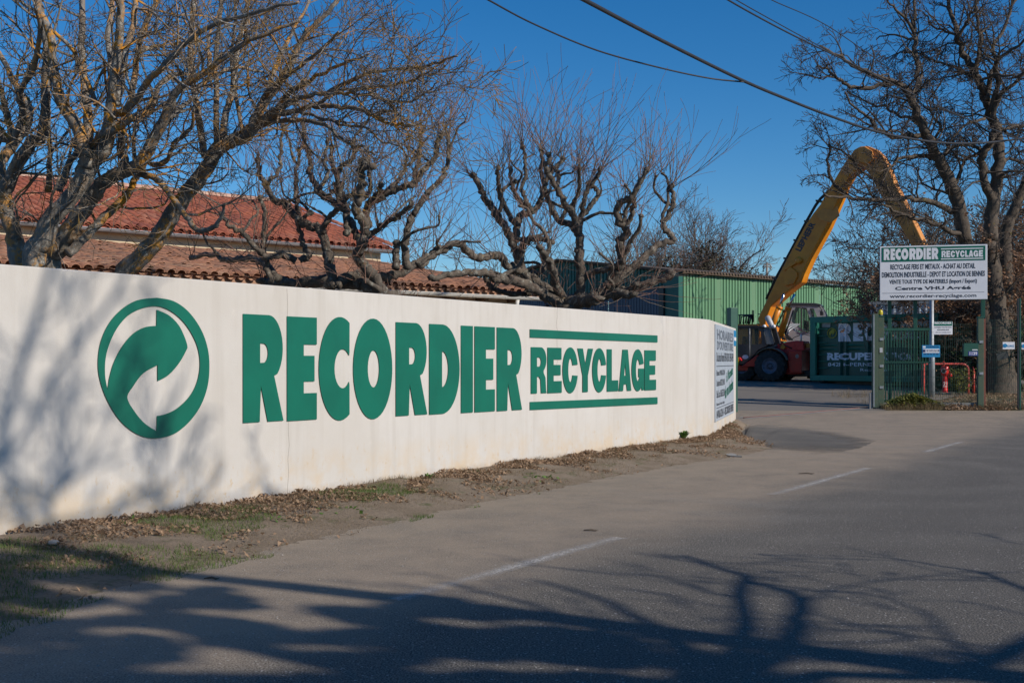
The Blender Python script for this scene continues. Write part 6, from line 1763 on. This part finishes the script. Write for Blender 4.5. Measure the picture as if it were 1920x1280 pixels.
# --- far trees over the shed roof
random.seed(66)
OF = dict(seg=.75, wig=.17, up=.05, rmin=.014, nk=(5, 6, 6), ang=(22, 55))
def far_tree(label, px, Y, top, w, n=4, lv=3, name='bare_tree', tw='twig_far', group='bare trees beyond the shed'):
    x = (px - CX) / F * Y; h = EYE + (HY - top) / F * Y
    t_ = Tree(name, label, Vector((x, Y, .9)), group)
    for i in range(n):
        d = Vector((U(-w, w), U(-.3, .3), 1))
        t_.grow(Vector((x + U(-1, 1) * w * 1.5, Y, .8)), d, h * U(.55, .85), .16, lv, OF)
    t_.finish(M['bark_oak'], M[tw], M[tw])
far_tree('far bare tree rising at the left end of the shed roof', 1235, 92, 395, .35, 10)
far_tree('far bare round tree above the pale green shed wall left of the power pole', 1345, 92, 392, .45, 13)
far_tree('far bare tree between the plane tree arms and the shed corner', 1285, 94, 372, .45, 14)
far_tree('far bare tree just right of the boom above the shed roof', 1560, 105, 478, .34, 6)
far_tree('far bare tree left of the sign board above the shed roof', 1615, 100, 470, .34, 6)
far_tree('far bare tree behind the knotty plane tree in the centre', 1090, 90, 470, .4, 6)
far_tree('far bare tree over the outbuilding roof', 945, 88, 480, .4, 5)
def clump(label, px, Y, top, w, n, r):
    x = (px - CX) / F * Y; h = EYE + (HY - top) / F * Y
    root = thing('ivy_tree', label, 'tree', Vector((x, Y, .9)))
    MB().tube([(x, Y, .5), (x + .1, Y, h * .7)], [.35, .15], 8).build('trunk', M['bark_oak'], root)
    b = Bits(); c_ = [(U(-.7, .7) * w, U(-1, 1), U(.35, .88) * h, U(.7, 1.5)) for k in range(16)]
    for i in range(n):
        cx_, cy2, cz_, cr = c_[int(RND() * 16)]
        v = Vector((random.gauss(0, 1), random.gauss(0, 1), random.gauss(0, 1))).normalized() * cr * RND() ** .4 * 1.2
        b.leaf(Vector((x + cx_, Y + cy2, cz_)) + v, U(.6, 1.2) * r, 1, U(-.2, .4))
    b.build('crown', mat('dull ivy foliage', (.085, .065, .035), (.05, .045, .025), 1.1, .9), root, kind=None)
clump('dark ivy covered tree among the bare trees over the shed corner', 1292, 88, 440, 2.2, 9000, .10)
clump('low dark brown hedge tree showing over the shed roof left of the power pole', 1375, 84, 492, 3.2, 4500, .11)

# --- plants at the foot of the fence and on the bank
random.seed(77)
lf2, g2_, yl2 = Bits(), Bits(), Bits()
for i in range(16000):
    x = U(9.7, 21); y = 31.35 + abs(random.gauss(0, .8)) if RND() < .6 else U(31.4, 37.5)
    if x < yx(y)[1] + .15: continue
    if nz(x, y, .9, 3) < -.25: continue
    h_ = .25 * max(0, 1 - abs(y - 31.9) / .6) if x < 13.2 else .05
    lf2.leaf(Vector((x, y, gz(y) + U(0, .03) + h_ * RND() * .7)), U(.015, .045), .9, U(0, .7))
for i in range(15000):
    x = U(10.0, 21); y = 31.45 + abs(random.gauss(0, .5)) if RND() < .6 else U(31.5, 37)
    k = nz(x, y * .6, .8, 14)
    if k < -.12: continue
    g2_.blade(Vector((x, y, gz(y))), U(.1, .34) * (.6 + k), U(.002, .005), 1.6)
for i in range(3600):
    x = random.gauss(11.0, .45); y = 31.75 + U(0, .5)
    if x < 10.1 or x > 12.6: continue
    z = gz(y) + RND() * .42 * max(.25, 1 - abs(x - 10.9) / 1.2)
    yl2.leaf(Vector((x, y, z)), U(.018, .042), .9, U(-.2, .5))
lf2.build('leaf_litter', M['leaf_litter'], None, 'dry leaves drifted along the foot of the mesh fence', 'leaves')
g2_.build('dry_grass', M['grass_dry'], None, 'tall withered grass along the foot of the mesh fence and bank', 'grass')
yl2.build('ivy', M['leaf_yellow'], None, 'low yellow and green ivy at the gate end of the fence', 'ivy')
# black board on the oak trunk
q = P(1879, 667, 37.3)
m = MB(Matrix.Translation(q) @ Matrix.Rotation(rad(-14), 4, 'Y')); m.box(-.19, .19, -.03, .0, -.11, .11)
tagx(m.build('board', M['black_mach'], None, .005), 'small black board nailed aslant to the oak trunk', 'board')

# ------------------------------------------------------------------ trees off the frame to the right; the road and wall lie in their shade
TE = math.tan(SUN_EL)
def cast(q, X):                         # the point over the ground, at abscissa X, whose shadow falls on q
    t_ = (X - q.x) / math.cos(SUN_AZ)
    return Vector((X, q.y + t_ * math.sin(SUN_AZ), q.z + t_ * TE))
def gs(px, py, X): return cast(G(px, py), X)
def wsd(px, py, X): return cast(WALL.at(px, py), X)
OS = dict(seg=.2, wig=.2, up=.02, rmin=.007, nk=(4, 5, 5), ang=(28, 62))
random.seed(88)
X0 = 8.2
bb = gs(1321, 1300, X0)
ta = Tree('roadside_tree', 'spreading bare tree beside the road, outside the picture to the right', Vector((9.4, .2, 0)))
ta.limb([Vector((9.4, .2, -.1)), Vector((9.2, .3, 2.0)), Vector((8.7, .55, 3.6)), gs(1330, 1330, X0), gs(1321, 1285, X0), gs(1310, 1262, X0)], [.2, .17, .13, .11, .10, .09], .1, .02, 10)
def SL(tr, pix, r0, r1, X=X0, dX=0, fn=gs):
    n = len(pix)
    if tr is ta: r0, r1 = r0 * .8, r1 * .7
    P_ = [fn(x, y, X + dX * i / (n - 1)) for i, (x, y) in enumerate(pix)]
    tr.limb(P_, [r0 + (r1 - r0) * i / (n - 1) for i in range(n)], .12, .02, 8, 4)
SL(ta, [(1310, 1262), (1290, 1225), (1250, 1190), (1200, 1160), (1120, 1120), (1000, 1085)], .09, .03, dX=.6)
SL(ta, [(1315, 1262), (1345, 1240), (1378, 1225), (1392, 1195), (1398, 1160), (1386, 1110), (1395, 1080), (1340, 1062), (1280, 1040)], .08, .03, dX=-.3)
SL(ta, [(1320, 1270), (1390, 1262), (1440, 1240), (1470, 1210), (1490, 1180), (1502, 1140), (1485, 1112), (1440, 1098), (1394, 1085)], .085, .035, dX=.4)
SL(ta, [(1325, 1280), (1450, 1278), (1560, 1263), (1687, 1268), (1800, 1262), (1860, 1236), (1920, 1207), (1990, 1180), (2080, 1150)], .085, .06, dX=.8)
SL(ta, [(1502, 1140), (1560, 1105), (1640, 1090), (1740, 1080)], .02, .008)
SL(ta, [(1480, 1200), (1600, 1205), (1740, 1195), (1860, 1215), (1960, 1240)], .022, .01)
SL(ta, [(1840, 1240), (1780, 1200), (1740, 1150), (1700, 1135), (1620, 1110), (1520, 1108)], .022, .008)
SL(ta, [(1960, 1120), (1900, 1095), (1841, 1073), (1760, 1060), (1687, 1048), (1600, 1040)], .03, .01)
SL(ta, [(1990, 1035), (1920, 1020), (1830, 1010)], .012, .006)
SL(ta, [(1390, 1120), (1330, 1110), (1240, 1080), (1130, 1075)], .03, .01)
SL(ta, [(1250, 1190), (1150, 1190), (1050, 1150), (950, 1120), (820, 1090)], .05, .02)
SL(ta, [(1260, 1240), (1120, 1250), (980, 1220), (860, 1180), (720, 1150)], .06, .02)
ta.sprout(2.4, .9, 1, OS, .2, r=.010)
ta.finish(M['bark_oak'], M['bark_oak'], M['twig_grey'])
tb = Tree('evergreen_tree', 'dense evergreen tree beside the road, outside the picture to the right', Vector((9.6, -1.4, 0)))
tb.limb([Vector((9.6, -1.4, -.1)), Vector((9.4, -1.2, 3.5)), gs(700, 1260, 8.8), gs(400, 1200, 8.6)], [.2, .17, .12, .08], .1, .02, 10)
def inpoly(x, y, poly):
    c_ = False
    for i in range(len(poly)):
        (xa, ya_), (xb, yb_) = poly[i], poly[i - 1]
        if (ya_ > y) != (yb_ > y) and x < (xb - xa) * (y - ya_) / (yb_ - ya_) + xa: c_ = not c_
    return c_
b = Bits()
dense = [(0, 1290), (0, 1160), (120, 1175), (230, 1150), (330, 1110), (420, 1100), (500, 1150), (600, 1130), (700, 1115), (830, 1120), (960, 1160), (1080, 1175), (1180, 1200), (1220, 1240), (1180, 1290)]
dark2 = [(-60, 1060), (60, 1045), (180, 1050), (270, 1075), (300, 1100), (150, 1140), (0, 1180), (-100, 1180)]
gdx = 0
for poly, N_, th in ((dense, 24000, .0), (dark2, 3500, .02), ([(0, 1290), (0, 1400), (1300, 1400), (1200, 1290)], 3500, -.3), ([(-400, 1400), (-400, 1060), (0, 1060), (0, 1400)], 3500, -.3)):
    xs_ = [p[0] for p in poly]; ys_ = [p[1] for p in poly]
    k = 0
    while k < N_:
        x, y = U(min(xs_), max(xs_)), U(min(ys_), max(ys_))
        k += 1
        if not inpoly(x, y, poly): continue
        g_ = G(x, y)
        if noise.noise(Vector((g_.x * 1.1 + 3, g_.y * 3.2, 5))) + .5 * noise.noise(Vector((g_.x * 3, g_.y * 7, 1))) < th: continue
        q = cast(g_, 8.6 + random.gauss(0, .7))
        b.leaf(q, U(.06, .12), .9, U(-.2, .4))
b.build('crown', M['leaf_green'], tb.root, kind=None)
tb.finish(M['bark_oak'], M['bark_oak'], M['twig_grey'])
tc = Tree('tall_tree', 'tall bare tree beside the road, outside the picture to the right', Vector((10.2, .6, 0)))
XC = 9.2
tc.limb([Vector((10.2, .6, -.1)), Vector((10, .8, 4)), Vector((9.6, 1.0, 7)), wsd(-60, 960, XC), wsd(12, 850, XC)], [.2, .17, .13, .08, .05], .1, .03, 10)
for pts_, r0, r1 in (([(12, 850), (10, 790), (25, 733), (45, 677), (62, 620), (72, 590), (85, 535), (96, 502), (100, 470)], .07, .035),
                     ([(12, 860), (60, 790), (90, 720), (118, 680), (150, 640), (168, 612), (194, 585), (225, 539), (240, 500), (250, 450)], .06, .03),
                     ([(15, 880), (90, 930), (120, 900), (130, 860), (110, 800), (100, 720)], .05, .025),
                     ([(15, 900), (60, 1010), (90, 985), (95, 940), (120, 880), (160, 830)], .06, .02),
                     ([(90, 985), (200, 960), (270, 915), (300, 930), (330, 890), (350, 860), (370, 815), (380, 770)], .05, .02),
                     ([(300, 930), (280, 880), (262, 850), (250, 800), (190, 760)], .03, .015),
                     ([(200, 960), (240, 985), (330, 960), (400, 940), (450, 930), (480, 900), (505, 880)], .03, .012),
                     ([(120, 900), (160, 880), (200, 800), (230, 720), (260, 660)], .03, .012),
                     ([(-40, 980), (20, 960), (70, 960), (110, 1000), (140, 990)], .03, .02)):
    SL(tc, pts_, r0 * .62, r1 * .9, XC, U(-1, 1.5), wsd)
OT = dict(seg=.25, wig=.2, up=.02, rmin=.012, nk=(4, 5, 5), ang=(28, 62))
tc.sprout(3.0, .9, 1, OT, .1, r=.016)
tc.finish(M['bark_oak'], M['bark_oak'], M['twig_grey'])
